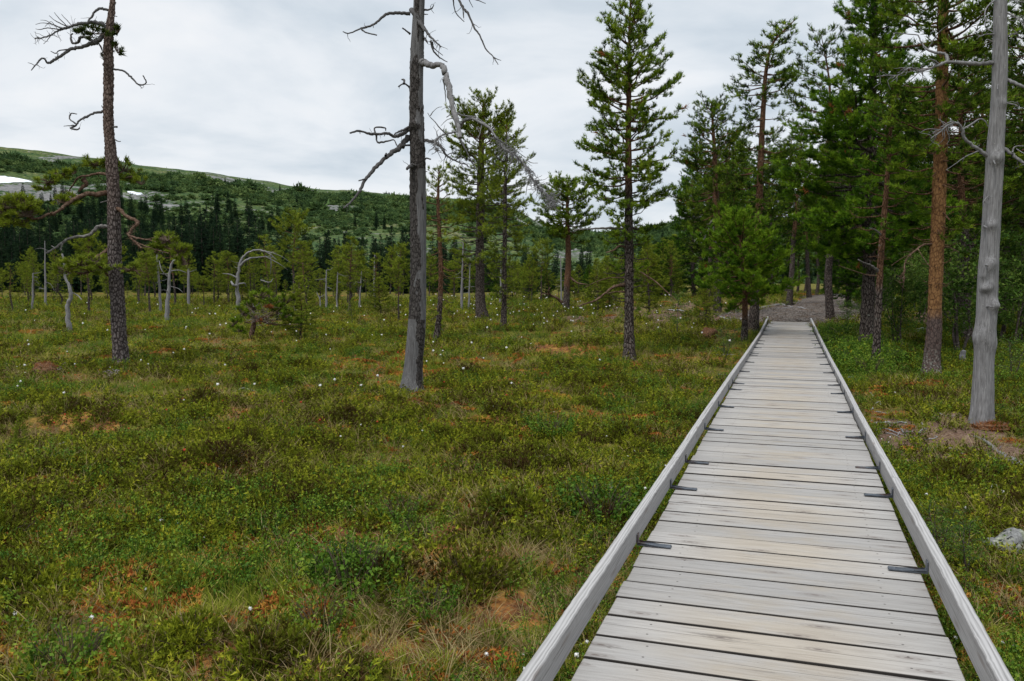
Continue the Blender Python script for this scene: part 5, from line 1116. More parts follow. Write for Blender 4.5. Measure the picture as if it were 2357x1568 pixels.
snag([(2216, 838), (2214, 822), (2218, 808)], 9, 5, 'short grey broken stump in the green moss behind the silver trunk', 87, 0, group=None, name='tree_stump')

# forest right of the bog and round the gravel path
def hpx(u, vb, vt): g = gp(u, vb); return g, (vb - vt) * g[1] / F
for (u, vb, vt, k, rz, label, rr) in [
    (1815, 704, 300, 1, .4, 'dark leaning pine with spreading roots on the left of the gravel path', 1.1),
    (1911, 737, 92, 3, 1.2, 'pine with pale orange trunk standing on the gravel path right of the boardwalk end', 1.0),
    (1771, 690, 330, 2, 2.2, 'thick dark pine behind the windswept pine', 1.2),
    (1862, 686, 380, 1, 3.0, 'grey-barked pine at the back of the gravel path, left of the orange trunk', 1.1),
    (1951, 708, 300, 2, 4.0, 'thick dark pine at the right edge of the gravel path', 1.3),
    (1880, 680, 400, 3, 5.0, 'thin dark pine far behind the gravel path', .8)]:
    g, H = hpx(u, vb, vt); r = plant(FOR[k], 'forest_pine', g, H / 10, rz, label, 'pine tree', 'pines round the gravel path'); r.scale = (H / 10 * 1.1, H / 10 * 1.1, H / 10)
fr = np.random.default_rng(77); n_ = 0
FL = 'pine in the dense dark pine wood behind the gravel path'
while n_ < 95:
    u = fr.uniform(1520, 2760); Y = fr.uniform(33, 80); X = (u - 1178) / F * Y; s, l = sl(X, Y)
    if abs(l - 0.5) < 2.6 and s < 60: continue
    if u < 1780 and Y < 46: continue
    if u > 2050 and Y < 42 and fr.random() < .4: continue
    vt = np.interp(u, [1520, 1600, 1680, 1780, 1860, 1950, 2100, 2300, 2700], [600, 420, 330, 330, 330, 300, 330, 330, 300]) + fr.normal(60, 70)
    z = float(gh(X, Y)); H = min(13, max(3.0, CAM_Z - z + (633 - vt) / F * Y)); k = int(fr.integers(0, 4))
    r = plant(FOR[k], 'forest_pine', (X, Y, z), H / 10, fr.random() * 6.28, FL, 'pine tree', 'pines of the wood behind the path', tilt=fr.normal(0, .03)); q = H / 10 * fr.uniform(1.0, 1.35); r.scale = (q, q, H / 10); n_ += 1
for k in range(14):
    u = fr.uniform(2170, 2760); Y = fr.uniform(21, 34); X = (u - 1178) / F * Y; z = float(gh(X, Y)); H = fr.uniform(5.5, 9.5)
    r = plant(FOR[int(fr.integers(0, 2))], 'forest_pine', (X, Y, z), H / 10, fr.random() * 6.28, 'pine in the shady wood right of the boardwalk, behind the silver trunk', 'pine tree', 'pines right of the boardwalk', tilt=fr.normal(0, .03)); r.scale = (H / 8.5, H / 8.5, H / 10)
# greenery at the far end of the bog (between the crooked pine and the fells)
for k in range(85):
    u = fr.uniform(960, 1560); Y = fr.uniform(50, 105); X = (u - 1178) / F * Y; z = float(gh(X, Y))
    vt = np.interp(u, [960, 1100, 1200, 1260, 1350, 1420, 1560], [590, 590, 600, 608, 600, 585, 540]) + abs(fr.normal(0, 26)); H = max(1.5, CAM_Z - z + (633 - vt) / F * Y)
    p = BOG[int(fr.integers(0, 5))] if fr.random() < .7 else FOR[2]; h0 = 4.0 if p is not FOR[2] else 10.0
    r = plant(p, 'edge_pine', (X, Y, z), H / h0, fr.random() * 6.28, 'young pine in the thicket at the far end of the bog', 'pine tree', 'young pines beyond the bog'); q = H / h0 * fr.uniform(1.0, 1.5); r.scale = (q, q, H / h0)
for k in range(135):
    u = fr.uniform(-260, 960); Y = fr.uniform(46, 84); X = (u - 1178) / F * Y; z = float(gh(X, Y)); vt = fr.uniform(565, 685); H = max(1.0, CAM_Z - z + (633 - vt) / F * Y)
    p = BOG[(0, 2, 4, 1, 0, 2)[int(fr.integers(0, 6))]]; r = plant(p, 'edge_pine', (X, Y, z), H / 4, fr.random() * 6.28, 'small pine in the loose fringe in front of the spruce wall', 'pine tree', 'small pines before the spruces'); q = H / 4 * fr.uniform(.9, 1.3); r.scale = (q, q, H / 4)
# the wall of spruces beyond the bog
topu = [-600, 0, 60, 100, 160, 230, 300, 350, 430, 480, 520, 580, 640, 680, 740, 800, 860, 900, 960, 1100, 1250, 1350]
topv = [470, 500, 505, 500, 495, 470, 515, 500, 500, 470, 490, 480, 520, 515, 535, 530, 545, 520, 535, 560, 590, 600]
for k in range(290):
    u = fr.uniform(-420, 1340) if k > 60 else fr.uniform(-60, 960); Y = fr.uniform(82, 150); X = (u - 1178) / F * Y; z = -1.2 * float(sst(60, 120, Y))
    vt = np.interp(u, topu, topv) + fr.gamma(1.5, 26) - 6; H = max(5.0, CAM_Z - z + (633 - vt) / F * Y)
    r = plant(SPR[int(fr.integers(0, 5))], 'spruce', (X, Y, z), H / 11, fr.random() * 6.28, 'dark narrow spruce in the wall of spruces beyond the bog', 'spruce tree', 'spruces of the wall beyond the bog'); q = H / 11 * fr.uniform(.85, 1.2); r.scale = (q, q, H / 11)

# ---- birches
def leaves(mb, P, S, T, rng, up=.6):
    n = len(P); nrm = unit(rng.normal(0, 1, (n, 3)) + np.array([0, 0, up])); a = unit(np.cross(nrm, rng.normal(0, 1, (n, 3)))); b = np.cross(nrm, a); S = np.asarray(S).reshape(-1, 1)
    v = np.stack([P - a * S, P + b * S * .62 - a * S * .1, P + a * S, P - b * S * .62 - a * S * .1], 1)
    mb.add(v.reshape(-1, 3), q=np.arange(n * 4).reshape(-1, 4), a=np.repeat(np.clip(T, 0, 1), 4))
def birch_proto(H, seed, wid, nl, leaf, multi=1):
    rng = np.random.default_rng(seed); wood = MB(); lf = MB(); LP, LT = [], []
    for s_ in range(multi):
        az = rng.random() * 6.28; k = 6; z = np.linspace(-.03, H * rng.uniform(.8, 1), k); sp = .18 * H * (multi > 1)
        P = np.stack([np.cos(az) * sp * (z / H) + np.cumsum(rng.normal(0, .018 * H, k)), np.sin(az) * sp * (z / H) + np.cumsum(rng.normal(0, .018 * H, k)), z], 1); P -= P[0] * np.array([1, 1, 0])
        C = catmull(P, 4); tube(wood, C, np.linspace(.011 * H + .004, .004, len(C)), 6, .5)
        for q in range(int(26 / multi ** .5)):
            i = int(len(C) * rng.uniform(.22, 1)); i = min(i, len(C) - 1); f = i / len(C); a = rng.random() * 6.28
            d = np.array([math.cos(a), math.sin(a), rng.uniform(.2, .9)]); L_ = wid * H * (1.15 - .8 * abs(f - .45)) * rng.uniform(.5, 1.1)
            B = catmull([C[i], C[i] + d * L_ * .5, C[i] + d * L_ + np.array([0, 0, -.1 * L_])], 3); tube(wood, B, np.linspace(.004, .0015, len(B)), 4, .3, cap=False); bt = rng.normal(.5, .15)
            for m_ in range(nl):
                j = rng.uniform(.2, 1) * (len(B) - 1); j0 = int(j); c = B[j0] + (B[min(j0 + 1, len(B) - 1)] - B[j0]) * (j - j0)
                LP.append(c + rng.normal(0, .09 * L_ + .01, 3)); LT.append(bt + rng.normal(0, .12))
    leaves(lf, np.array(LP), np.full(len(LP), leaf) * rng.uniform(.7, 1.2, len(LP)), np.array(LT), rng)
    return [('trunk', wood.mesh('trunk', M['birch'])), ('crown', lf.mesh('crown', M['birch_leaf'], False))]
BIR = [birch_proto(2.6, 1, .34, 40, .038), birch_proto(2.4, 2, .32, 44, .038, 3), birch_proto(3.2, 3, .28, 52, .046), birch_proto(1.3, 4, .36, 20, .024, 3)]
for (u, vb, vt, k, rz, label) in [
    (1560, 776, 668, 0, .5, 'small light green birch with thin dark stem, right of the tall cone-shaped pine'),
    (2085, 812, 600, 2, 1, 'leaning birch with slanting dark stem right of the slim pine'),
    (2062, 800, 640, 1, 2, 'bushy birch filling the space behind the slim pine'),
    (2192, 816, 610, 0, 2.6, 'birch with crooked pale lower stem between the orange pine and the silver trunk'),
    (2240, 772, 560, 2, 3.4, 'tall leafy birch behind the silver trunk'),
    (2335, 800, 600, 1, 4, 'leafy birch at the right edge beyond the silver trunk'),
    (2118, 748, 590, 1, 5, 'spreading birch behind the foot of the orange pine'),
    (2290, 745, 560, 2, 1.5, 'birch in the shade farther back, right of the silver trunk'),
    (1950, 752, 690, 1, 2.2, 'low birch bush left of the broad dense pine at the path edge'),
    (1985, 742, 680, 3, .2, 'pale green birch bush at the right rim of the gravel path'),
    (2165, 752, 620, 0, .9, 'small birch behind the orange pine, on its right'),
    (1670, 826, 752, 3, 2.9, 'knee-high birch bush beside the left rail near the young bushy pine'),
    (2225, 1330, 1190, 3, 1.0, 'bright green birch sapling leaning out just outside the right rail'),
    (2160, 1290, 1150, 3, 2.4, 'small birch sapling with rounded leaves close against the right rail'),
    (2330, 880, 770, 3, 3.1, 'low birch sprig in the moss right of the silver trunk'),
    (1205, 716, 690, 3, 1.7, 'low bush at the far bog edge below the slender pine')]:
    g, H = hpx(u, vb, vt); h0 = (2.6, 2.4, 3.2, 1.3)[k]; plant(BIR[k], 'birch', g, H / h0, rz, label, 'birch')
for k in range(20):
    u = fr.uniform(2020, 2640); Y = fr.uniform(19, 40); X = (u - 1178) / F * Y; s, l = sl(X, Y)
    if l < 2.6: continue
    plant(BIR[int(fr.integers(0, 3))], 'birch', (X, Y, float(gh(X, Y)) - .03), fr.uniform(.6, 1.3), fr.random() * 6.28, 'leafy young birch in the shady undergrowth of the pine wood', 'birch', 'undergrowth birches')
# ------------------------------------------------------------------ ground cover
src = {}
def source(kind, k, mb, material):
    me = mb.mesh(kind, material, False); o = bpy.data.objects.new('%s_form_%d' % (kind, k), me)
    if kind not in src: src[kind] = bpy.data.collections.new(kind + '_forms')
    src[kind].objects.link(o)
def heather_form(rng):
    mb = MB(); TP, TD, TS, TT = [], [], [], []; st = MB()
    for k in range(15):
        a = rng.random() * 6.28; r = rng.random() ** .5 * .10; b = np.array([math.cos(a) * r, math.sin(a) * r, -.02]); d = unit(np.array([math.cos(a) * .5, math.sin(a) * .5, 1.0]) + rng.normal(0, .3, 3)); l = rng.uniform(.07, .15); bt = rng.normal(.5, .2)
        for q in range(5):
            t = (q + 1) / 5; TP.append(b + d * l * t + rng.normal(0, .008, 3)); TD.append(d + rng.normal(0, .4, 3)); TS.append(.026 * rng.uniform(.7, 1.2)); TT.append(bt + .3 * (t - .7))
    tufts(mb, TP, TD, TS, np.clip(TT, 0, 1), rng, 4, .42, (.3, 1.2)); return mb
def bilberry_form(rng, R=.09, n=9, h=(.08, .17), leaf=.0095, per=9):
    mb = MB(); LP, LT = [], []
    for k in range(n):
        a = rng.random() * 6.28; r = rng.random() ** .5 * R; b = np.array([math.cos(a) * r, math.sin(a) * r, -.01]); d = unit(np.array([math.cos(a) * .5, math.sin(a) * .5, 1.1]) + rng.normal(0, .25, 3)); l = rng.uniform(*h); bt = rng.normal(.5, .2)
        tube(mb, np.array([b, b + d * l * .6, b + d * l]), [.0025, .002, .0012], 3, .15, cap=False)
        for q in range(per):
            t = rng.uniform(.35, 1.05); LP.append(b + d * l * t + rng.normal(0, .018, 3)); LT.append(bt + .35 * (t - .7) + rng.normal(0, .08))
    leaves(mb, np.array(LP), leaf * rng.uniform(.7, 1.25, len(LP)), np.array(LT), rng, .9); return mb
def grass_form(rng, n=30, ln=(.05, .15), flat=.8, w_=.0022, R=.06):
    mb = MB(); lean = rng.normal(0, .35, 2)
    for k in range(n):
        a = rng.random() * 6.28; r = rng.random() * R; b = np.array([math.cos(a) * r, math.sin(a) * r, -.015]); d = np.array([math.cos(a) * flat * rng.random() + lean[0] * .6, math.sin(a) * flat * rng.random() + lean[1] * .6, 1.0]); d = unit(d); l = rng.uniform(*ln); t = np.array([0, .4, .75, 1.0])[:, None]
        P = b + d * t * l + np.array([d[0], d[1], -.6])[None] * (t ** 2) * l * rng.uniform(.1, .55); sd_ = unit(np.cross(d, rng.normal(0, 1, 3))) * w_ * rng.uniform(.8, 1.4)
        v = np.concatenate([P[:3] - sd_ * (1 - t[:3] * .5), P[:3] + sd_ * (1 - t[:3] * .5), P[3:]]); tn = np.clip(rng.normal(.45, .18) + .15 * np.array([0, .4, .75, 0, .4, .75, 1.0]), 0, 1)
        mb.add(v, q=[[0, 3, 4, 1], [1, 4, 5, 2]], t=[[2, 5, 6]], a=tn)
    return mb
def moss_form(rng):
    mb = MB(); n = 70; a = rng.random(n) * 6.28; r = rng.random(n) ** .5 * .11; P = np.stack([np.cos(a) * r, np.sin(a) * r, .022 * (1 - (r / .11) ** 2)], 1)
    tufts(mb, P, np.array([0, 0, 1.0]) + rng.normal(0, .3, (n, 3)), .022, np.clip(rng.normal(.5, .15, n), 0, 1), rng, 4, .6, (.5, 1.4)); return mb
for k in range(5):
    source('heather', k, heather_form(np.random.default_rng(200 + k)), M['heather']); source('bilberry', k, bilberry_form(np.random.default_rng(220 + k)), M['bil_leaf'])
    source('sedge', k, grass_form(np.random.default_rng(240 + k)), M['grass']); source('straw', k, grass_form(np.random.default_rng(260 + k), 26, (.06, .20), 1.6, .002, .08), M['straw']); source('moss', k, moss_form(np.random.default_rng(280 + k)), M['sphagnum'])

def scatter(name, kind, pts, scale, rng, tilt=.18):
    n = len(pts); me = bpy.data.meshes.new(name); me.vertices.add(n); me.vertices.foreach_set('co', pts.astype(np.float32).ravel())
    rot = np.stack([rng.normal(0, tilt, n), rng.normal(0, tilt, n), rng.random(n) * 6.28], 1)
    for nm, ty, d, key in (('rot', 'FLOAT_VECTOR', rot, 'vector'), ('scl', 'FLOAT', scale, 'value'), ('pick', 'INT', rng.integers(0, 5, n), 'value')):
        a_ = me.attributes.new(nm, ty, 'POINT'); a_.data.foreach_set(key, np.ascontiguousarray(d.astype(np.int32 if ty == 'INT' else np.float32)).ravel())
    me.update(); o = bpy.data.objects.new(name, me); COL.objects.link(o); o['kind'] = 'stuff'
    t = bpy.data.node_groups.new(name + '_spread', 'GeometryNodeTree')
    t.interface.new_socket('Geometry', in_out='INPUT', socket_type='NodeSocketGeometry'); t.interface.new_socket('Geometry', in_out='OUTPUT', socket_type='NodeSocketGeometry')
    i_ = t.nodes.new('NodeGroupInput'); o_ = t.nodes.new('NodeGroupOutput'); ip = t.nodes.new('GeometryNodeInstanceOnPoints'); ci = t.nodes.new('GeometryNodeCollectionInfo'); ci.inputs[0].default_value = src[kind]; ci.inputs['Separate Children'].default_value = True; ci.inputs['Reset Children'].default_value = True
    def na(nm, ty):
        q = t.nodes.new('GeometryNodeInputNamedAttribute'); q.data_type = ty; q.inputs[0].default_value = nm; return next(s_ for s_ in q.outputs if s_.enabled and s_.name == 'Attribute')
    ln = t.links.new; ln(i_.outputs[0], ip.inputs['Points']); ln(ci.outputs[0], ip.inputs['Instance']); ip.inputs['Pick Instance'].default_value = True
    ln(na('pick', 'INT'), ip.inputs['Instance Index']); ln(na('rot', 'FLOAT_VECTOR'), ip.inputs['Rotation']); ln(na('scl', 'FLOAT'), ip.inputs['Scale']); ln(ip.outputs[0], o_.inputs[0])
    m_ = o.modifiers.new('spread', 'NODES'); m_.node_group = t; return o
rg = np.random.default_rng(99)
def spread_points(n, Y0, Y1, pw, u0=-420, u1=2780):
    q = rg.random(n); p1 = pw + 1; Y = (Y0 ** p1 + q * (Y1 ** p1 - Y0 ** p1)) ** (1 / p1); X = (rg.uniform(u0, u1, n) - 1178) / F * Y * 1.0; return X, Y
sets = [spread_points(11000, 2.6, 8, 1.0), spread_points(42000, 8, 62, -0.55), spread_points(1300, 2.2, 5, 1, 1300, 3600), spread_points(6500, 1.6, 9, 1, -2100, -420), spread_points(2500, 9, 30, 0, -1200, -420), spread_points(2500, 4, 14, 0, 2780, 3800)]
X = np.concatenate([a for a, _ in sets]); Y = np.concatenate([b for _, b in sets]); s_, l_ = sl(X, Y)
on_deck = (l_ > -0.74) & (l_ < 0.64) & (s_ < 28.7) & (s_ > 0)
on_rail = (np.abs(l_ + .81) < .045) & (s_ < 7)
hp = 1.5 + 1.3 * sst(28.5, 33, s_) - .9 * sst(36, 50, s_); cp = -0.1 + .10 * (s_ - 28) * sst(29, 40, s_) - .05 * np.maximum(s_ - 42, 0)
on_path = (s_ > 28.3) & (np.abs(l_ - cp) < hp * (.72 + .2 * rg.random(len(X)))) & (s_ < 62)
lit = litter_mask(X, Y); bare = bare_mask(X, Y); keep = ~(on_deck | on_path) & (rg.random(len(X)) > bare * .68) & (rg.random(len(X)) > lit * 0.78)
for (tx, ty, rr) in ((gA[0], gA[1], .2), (gB[0], gB[1], .2), (gC[0], gC[1], .2), (gD[0], gD[1], .2)): keep &= (X - tx) ** 2 + (Y - ty) ** 2 > rr * rr
X, Y, s_, l_ = X[keep], Y[keep], s_[keep], l_[keep]; Z = gh(X, Y); nP = len(X)
a1 = fbm(X * .45, Y * .45, 71, 4); a2 = fbm(X * .9, Y * .9, 72, 3); a3 = fbm(X * .55 + 40, Y * .55, 73, 4); a4 = fbm(X * 1.3, Y * 1.3, 74, 3); a5 = fbm(X * .22, Y * .22, 75, 3); hm = fbm(X * .75, Y * .75, 11, 3)
rightside = sst(1.5, 3.5, l_) * sst(8, 12, s_)
lushpatch = np.exp(-(((l_ - 1.25) / .9) ** 2)) * sst(15.5, 17.5, s_) * (1 - sst(24.5, 26.5, s_))
edge_ = np.exp(-((np.abs(l_ + .05) - .95) / .35) ** 2) * (s_ < 26)
W_ = np.stack([
    np.clip(.95 + 1.3 * a1 + .5 * a2 + 1.6 * hm, .05, 3) + .5 * rightside,                                    # heather
    np.clip(.06 + 1.5 * a3 + .6 * a2, .02, 3) * 1.0 + .9 * rightside + 6 * lushpatch + .5 * edge_,   # bilberry
    np.clip(.34 - 1.0 * a1 + .6 * a4 - .8 * hm, .04, 3) * (1 - .6 * rightside) + .5 * edge_,                   # sedge
    np.clip(.34 - 1.0 * a3 + .9 * a4 - .3 * a5, .03, 2) * (1 - .7 * rightside),                      # straw
    np.clip(.10 + 1.6 * a4 - .8 * a1 + .6 * a5, .0, 2) * .55 * (1 - .8 * rightside)], 1)             # moss
W_[:, 2] += .55 * sst(9, 22, Y) * (1 - rightside); W_[:, 3] += .10 * sst(9, 22, Y) * (1 - rightside)
W_ /= W_.sum(1, keepdims=True); c = np.cumsum(W_, 1); pick = (rg.random(nP)[:, None] > c).sum(1)
size = (0.85 + .35 * rg.random(nP)) * (1 + np.clip((Y - 9) / 26, 0, 1.6))
size *= np.where(edge_ > .3, .85, 1.0) * (1 + .9 * lushpatch)
for k, (nm, kind) in enumerate((('heather', 'heather'), ('bilberry_cover', 'bilberry'), ('sedge_grass', 'sedge'), ('dry_grass', 'straw'), ('sphagnum_moss', 'moss'))):
    m_ = pick == k; P = np.stack([X, Y, Z], 1)[m_]; scatter(nm, kind, P, size[m_] * (1.0, 1.0, 1.05, 1.0, 1.2)[k], rg)

# scrub and scattered trees on the fell side
for kind, mk, fn in (('scrub', 'scrubform', None),):
    for k in range(5):
        r = np.random.default_rng(400 + k); mb = MB(); n = 60; p = r.normal(0, .5, (n, 3)) * np.array([1.3, 1.3, .6]) + np.array([0, 0, .6]); tufts(mb, p, p - np.array([0, 0, .2]), .75, np.clip(r.normal(.45, .2, n), 0, 1), r, 4, .5, (.2, 1.2)); source('scrub', k, mb, M['scrub'])
for k, (nm, me) in enumerate(()): pass
for k in range(5):
    me = SPR[k][1][1]; o = bpy.data.objects.new('conifer_form_%d' % k, me)
    if 'conifer' not in src: src['conifer'] = bpy.data.collections.new('conifer_forms')
    src['conifer'].objects.link(o)
def hill_scatter(n, ufn, vlo, vhi, seed, rockmax=.5):
    r = np.random.default_rng(seed); tx = (r.uniform(-520, 2300, n) - 1178) / F; Yq = 165 + (960 - 165) * r.random(n) ** .6; Xq = tx * Yq; Zq = hill_h(Xq, Yq); v = 633 - F * (Zq - CAM_Z) / Yq; u = 1178 + F * tx
    nz = fbm(Xq * .015, Yq * .007, 81, 4); k = (v > vlo(u)) & (v < vhi(u)) & (hill_rock(Xq, Yq, Zq) < rockmax) & ((nz + r.normal(0, .28, n) > -.05) | (v < cr(u) + 34)) & ~((u < 125) & (v > 402) & (v < 446)) & ~((u > 290) & (u < 350) & (v > 440) & (v < 466)); return np.stack([Xq, Yq, Zq - .1], 1)[k]
cr = lambda u: np.interp(u, crest_u, crest_v)
p = hill_scatter(110000, None, lambda u: cr(u) + 1, lambda u: cr(u) + 190, 1, .42); scatter('scrub', 'scrub', p, rg.gamma(2.0, .30, len(p)) * np.clip(p[:, 1] / 420, .6, 1.9) * (1 + .1 * np.exp(-np.maximum(633 - F * (p[:, 2] - CAM_Z) / p[:, 1] - cr(1178 + F * p[:, 0] / p[:, 1]), 0) / 30)) + .25, rg, .05)
p = hill_scatter(9000, None, lambda u: cr(u) + 80 + 20 * np.sin(u * .02), lambda u: cr(u) + 230, 2, .5); scatter('hillside_forest', 'conifer', p, rg.uniform(.45, 1.0, len(p)), rg, .02)
p = hill_scatter(900, None, lambda u: cr(u) - 2, lambda u: cr(u) + 60, 3, .6); scatter('ridge_trees', 'conifer', p, rg.uniform(.22, .5, len(p)), rg, .02)

for k in range(5):
    r = np.random.default_rng(480 + k); mb = MB(); th = np.linspace(0, math.pi, 5); ph = np.arange(7) * 2 * math.pi / 7
    v = np.array([[math.sin(a) * math.cos(b), .8 * math.sin(a) * math.sin(b), .55 * math.cos(a)] for a in th for b in ph]) * (1 + r.normal(0, .14, (35, 1))) * .02
    mb.add(v, q=[[i * 7 + j, i * 7 + (j + 1) % 7, (i + 1) * 7 + (j + 1) % 7, (i + 1) * 7 + j] for i in range(4) for j in range(7)], a=.5); source('gravel', k, mb, M['gravel'])
q = rg.random(9000); ss = 28.7 + 20 * q ** 1.4; ll = np.interp(ss, ps, cen[:, 0]) + rg.uniform(-1.15, 1.15, 9000) * np.interp(ss, ps, half[:, 5]); p = np.stack([ss * sY + ll * cY, ss * cY - ll * sY, 0 * ss], 1); p[:, 2] = gh(p[:, 0], p[:, 1]) + .02
scatter('gravel_stones', 'gravel', p, rg.gamma(2, .5, len(p)) + .4, rg, .6)

# ------------------------------------------------------------------ leafy bushes one can tell apart
BB = []
for k in range(4):
    r = np.random.default_rng(600 + k); mb = bilberry_form(r, .24, 60, (.16, .36), .016, 16); st = MB()
    for q in range(26):
        a = r.random() * 6.28; d = unit(np.array([math.cos(a) * .6, math.sin(a) * .6, 1])); b = np.array([math.cos(a), math.sin(a), 0]) * .05; limb(st, [b, b + d * .16 + r.normal(0, .02, 3), b + d * .3], .004, .0015, 4, .2, q)
    BB.append([('stems', st.mesh('stems', M['twig'])), ('foliage', mb.mesh('foliage', M['bil_leaf'], False))])
for (u, v, sc, k, lab) in [(1388, 1200, 1.25, 0, 'big dark green bilberry bush with a pale stone in it, left of the left rail'), (1340, 1165, .9, 1, 'bilberry bush touching the left side of the biggest bush near the left rail'), (800, 1362, 1.15, 2, 'loose blue-green bilberry bush in the lower middle of the bog'), (850, 1330, .8, 3, 'small bilberry bush on the upper side of the loose blue-green bush'),
        (925, 1205, .8, 1, 'round bilberry bush above the reddish peat patch'), (960, 1252, .75, 2, 'low bilberry bush on the near side of the round bush'), (1270, 1008, 1.15, 3, 'wide grey-green bush far side of the bog patch, left of the rail bend'), (1435, 1003, .9, 0, 'grey-green bush beside the left rail bend'), (740, 1462, .8, 1, 'low bilberry bush below the loose blue-green bush'), (165, 1552, .95, 2, 'dark glossy bush at the lower left corner'),
        (985, 1420, .7, 3, 'small leafy bush left of the orange moss spot'), (1180, 1170, .7, 0, 'small green bush between the round bush and the biggest bush'), (2290, 950, .6, 1, 'low bush at the right edge behind the silver trunk'), (2200, 1370, .5, 2, 'small clump of round leaves outside the right rail')]:
    g = gp(u, v); plant(BB[k], 'bilberry_bush', g, sc * .8, k * 1.7, lab, 'bush')
for k in range(9):
    s0 = 16.6 + k * 1.0; p = from_sl(s0, 1.35 + .45 * math.sin(k * 2.3)); p[2] = float(gh(p[0], p[1])); plant(BB[k % 4], 'bilberry_bush', p, 1.25, k, 'lush green bush in the bright patch beside the right rail, near the broad dense pine', 'bush', 'lush bushes by the right rail')

HB = []
for k in range(4):
    r = np.random.default_rng(650 + k); mb = MB(); n = 420; p = r.normal(0, 1, (n, 3)); p = unit(p) * (r.random((n, 1)) ** .4); p[:, 2] = np.abs(p[:, 2]); p *= np.array([.26, .22, .20]) * (1 + .25 * fbm(p[:, :1] * 3 + k, p[:, 1:2] * 3, k)); bt = .40 + .5 * fbm(p[:, 0] * 6, p[:, 1] * 6, k + 5, 2)
    tufts(mb, p, p * np.array([1, 1, .6]) + np.array([0, 0, .14]) + r.normal(0, .05, (n, 3)), .032, np.clip(bt + r.normal(0, .1, n), 0, 1), r, 5, .34, (.2, 1.0))
    st = MB()
    for q in range(18):
        d = unit(r.normal(0, 1, 3) * np.array([1, 1, .4]) + np.array([0, 0, .7])); limb(st, [np.zeros(3), d * .10 + r.normal(0, .015, 3), d * .2], .004, .0015, 4, .2, q)
    HB.append([('stems', st.mesh('stems', M['twig'])), ('foliage', mb.mesh('foliage', M['heather'], False))])
hb = np.random.default_rng(12); n_ = 0
while n_ < 130:
    u = hb.uniform(-60, 2420); v = 770 + 780 * hb.random() ** 1.3; g = gp(u, v); s0, l0 = sl(g[0], g[1])
    if -1.15 < l0 < 1.05 or float(litter_mask(np.array([g[0]]), np.array([g[1]]))[0]) > .3 or float(fbm(g[0] * .75, g[1] * .75, 11, 3)) < -.05: continue
    plant(HB[n_ % 4], 'heather_clump', g - np.array([0, 0, .03]), hb.uniform(.55, 1.25), hb.random() * 6.28, 'low dark heather clump among the bog plants', 'heather', 'heather clumps over the bog', sz=hb.uniform(.7, 1.2)); n_ += 1

# ------------------------------------------------------------------ cottongrass and berries
def white_fn(g, t, o): g.link(g.princ((0.72, 0.72, 0.70), 0.9, None, 0.05), o.inputs[0])
M['cotton'] = mat('cotton_white', white_fn)
def stem_fn(g, t, o): g.link(g.princ((0.13, 0.15, 0.04), 0.7), o.inputs[0])
M['stem'] = mat('sedge_stem', stem_fn)
CG = []
for k in range(4):
    r = np.random.default_rng(700 + k); st = MB(); hd = MB(); d = np.array([r.normal(0, .25), r.normal(0, .25), 1.0]); P = np.array([[0, 0, -.03], d * .14, d * .27 + r.normal(0, .02, 3)]); C = catmull(P, 4); tube(st, C, np.linspace(.0022, .0014, len(C)), 4, .5)
    th = np.linspace(0, math.pi, 6); ph = np.arange(8) * math.pi / 4; e_ = C[-1]; v = np.array([[math.sin(a) * math.cos(b) * .013, math.sin(a) * math.sin(b) * .013, math.cos(a) * .010 + .006] for a in th for b in ph]) * (1 + r.normal(0, .10, (48, 1))) + e_
    hd.add(v, q=[[i * 8 + j, i * 8 + (j + 1) % 8, (i + 1) * 8 + (j + 1) % 8, (i + 1) * 8 + j] for i in range(5) for j in range(8)])
    n = 26; dd = r.normal(0, 1, (n, 3)); tufts(hd, e_ + unit(dd) * .008 + np.array([0, 0, .006]), dd, .015, .5, r, 3, .4, (.1, .6))
    CG.append((st.mesh('cottongrass', M['stem']), hd.mesh('seed_head', M['cotton'], False)))
def cotton(loc, k, sc, rz):
    o = bpy.data.objects.new('cottongrass', CG[k][0]); COL.objects.link(o); o.location = loc; o.scale = (sc,) * 3; o.rotation_euler = (0, 0, rz); tag(o, 'white cottongrass head on a thin stem standing in the bog', 'cottongrass', 'cottongrass heads over the bog')
    h = bpy.data.objects.new('seed_head', CG[k][1]); COL.objects.link(h); h.parent = o
near = [(30, 1445), (58, 1448), (218, 1440), (157, 1344), (560, 1420), (318, 1368), (220, 1014), (375, 1222), (436, 1198), (460, 1207), (405, 1220), (490, 1250), (500, 905), (528, 1165), (607, 1162), (615, 1222), (425, 928), (1045, 1010), (1132, 945), (1240, 945), (1275, 950), (1095, 1055), (925, 1040), (960, 1000), (1430, 1060), (1400, 1010), (1460, 1045), (1465, 1072), (1375, 1126), (1330, 1495), (1305, 1530), (1340, 1500), (1318, 1548), (1150, 1520), (1208, 1510), (1330, 1565),
        (2220, 1190), (2240, 1150), (2275, 1130), (2295, 1125), (2300, 1140), (2288, 1155), (2310, 1150), (2298, 1120), (2150, 1085), (2135, 1155), (2262, 1105), (2115, 1070), (2040, 1010), (2045, 1020), (2050, 1008), (2312, 1490), (2340, 1500), (2195, 1485), (2020, 930), (2180, 908), (2060, 905), (1490, 1165), (1500, 1150), (1550, 1085), (1570, 1030), (1665, 925), (1510, 1195), (1480, 1215), (1245, 1555), (1210, 1555), (60, 862), (20, 843), (16, 845), (52, 850), (255, 850), (265, 855), (500, 1090), (790, 1015), (830, 985)]
cr_ = np.random.default_rng(55)
for (u, v) in near:
    g = gp(u, v + 6); cotton(g - np.array([0, 0, .12]), int(cr_.integers(0, 4)), cr_.uniform(.5, .78), cr_.random() * 6.28)
cnt = 0
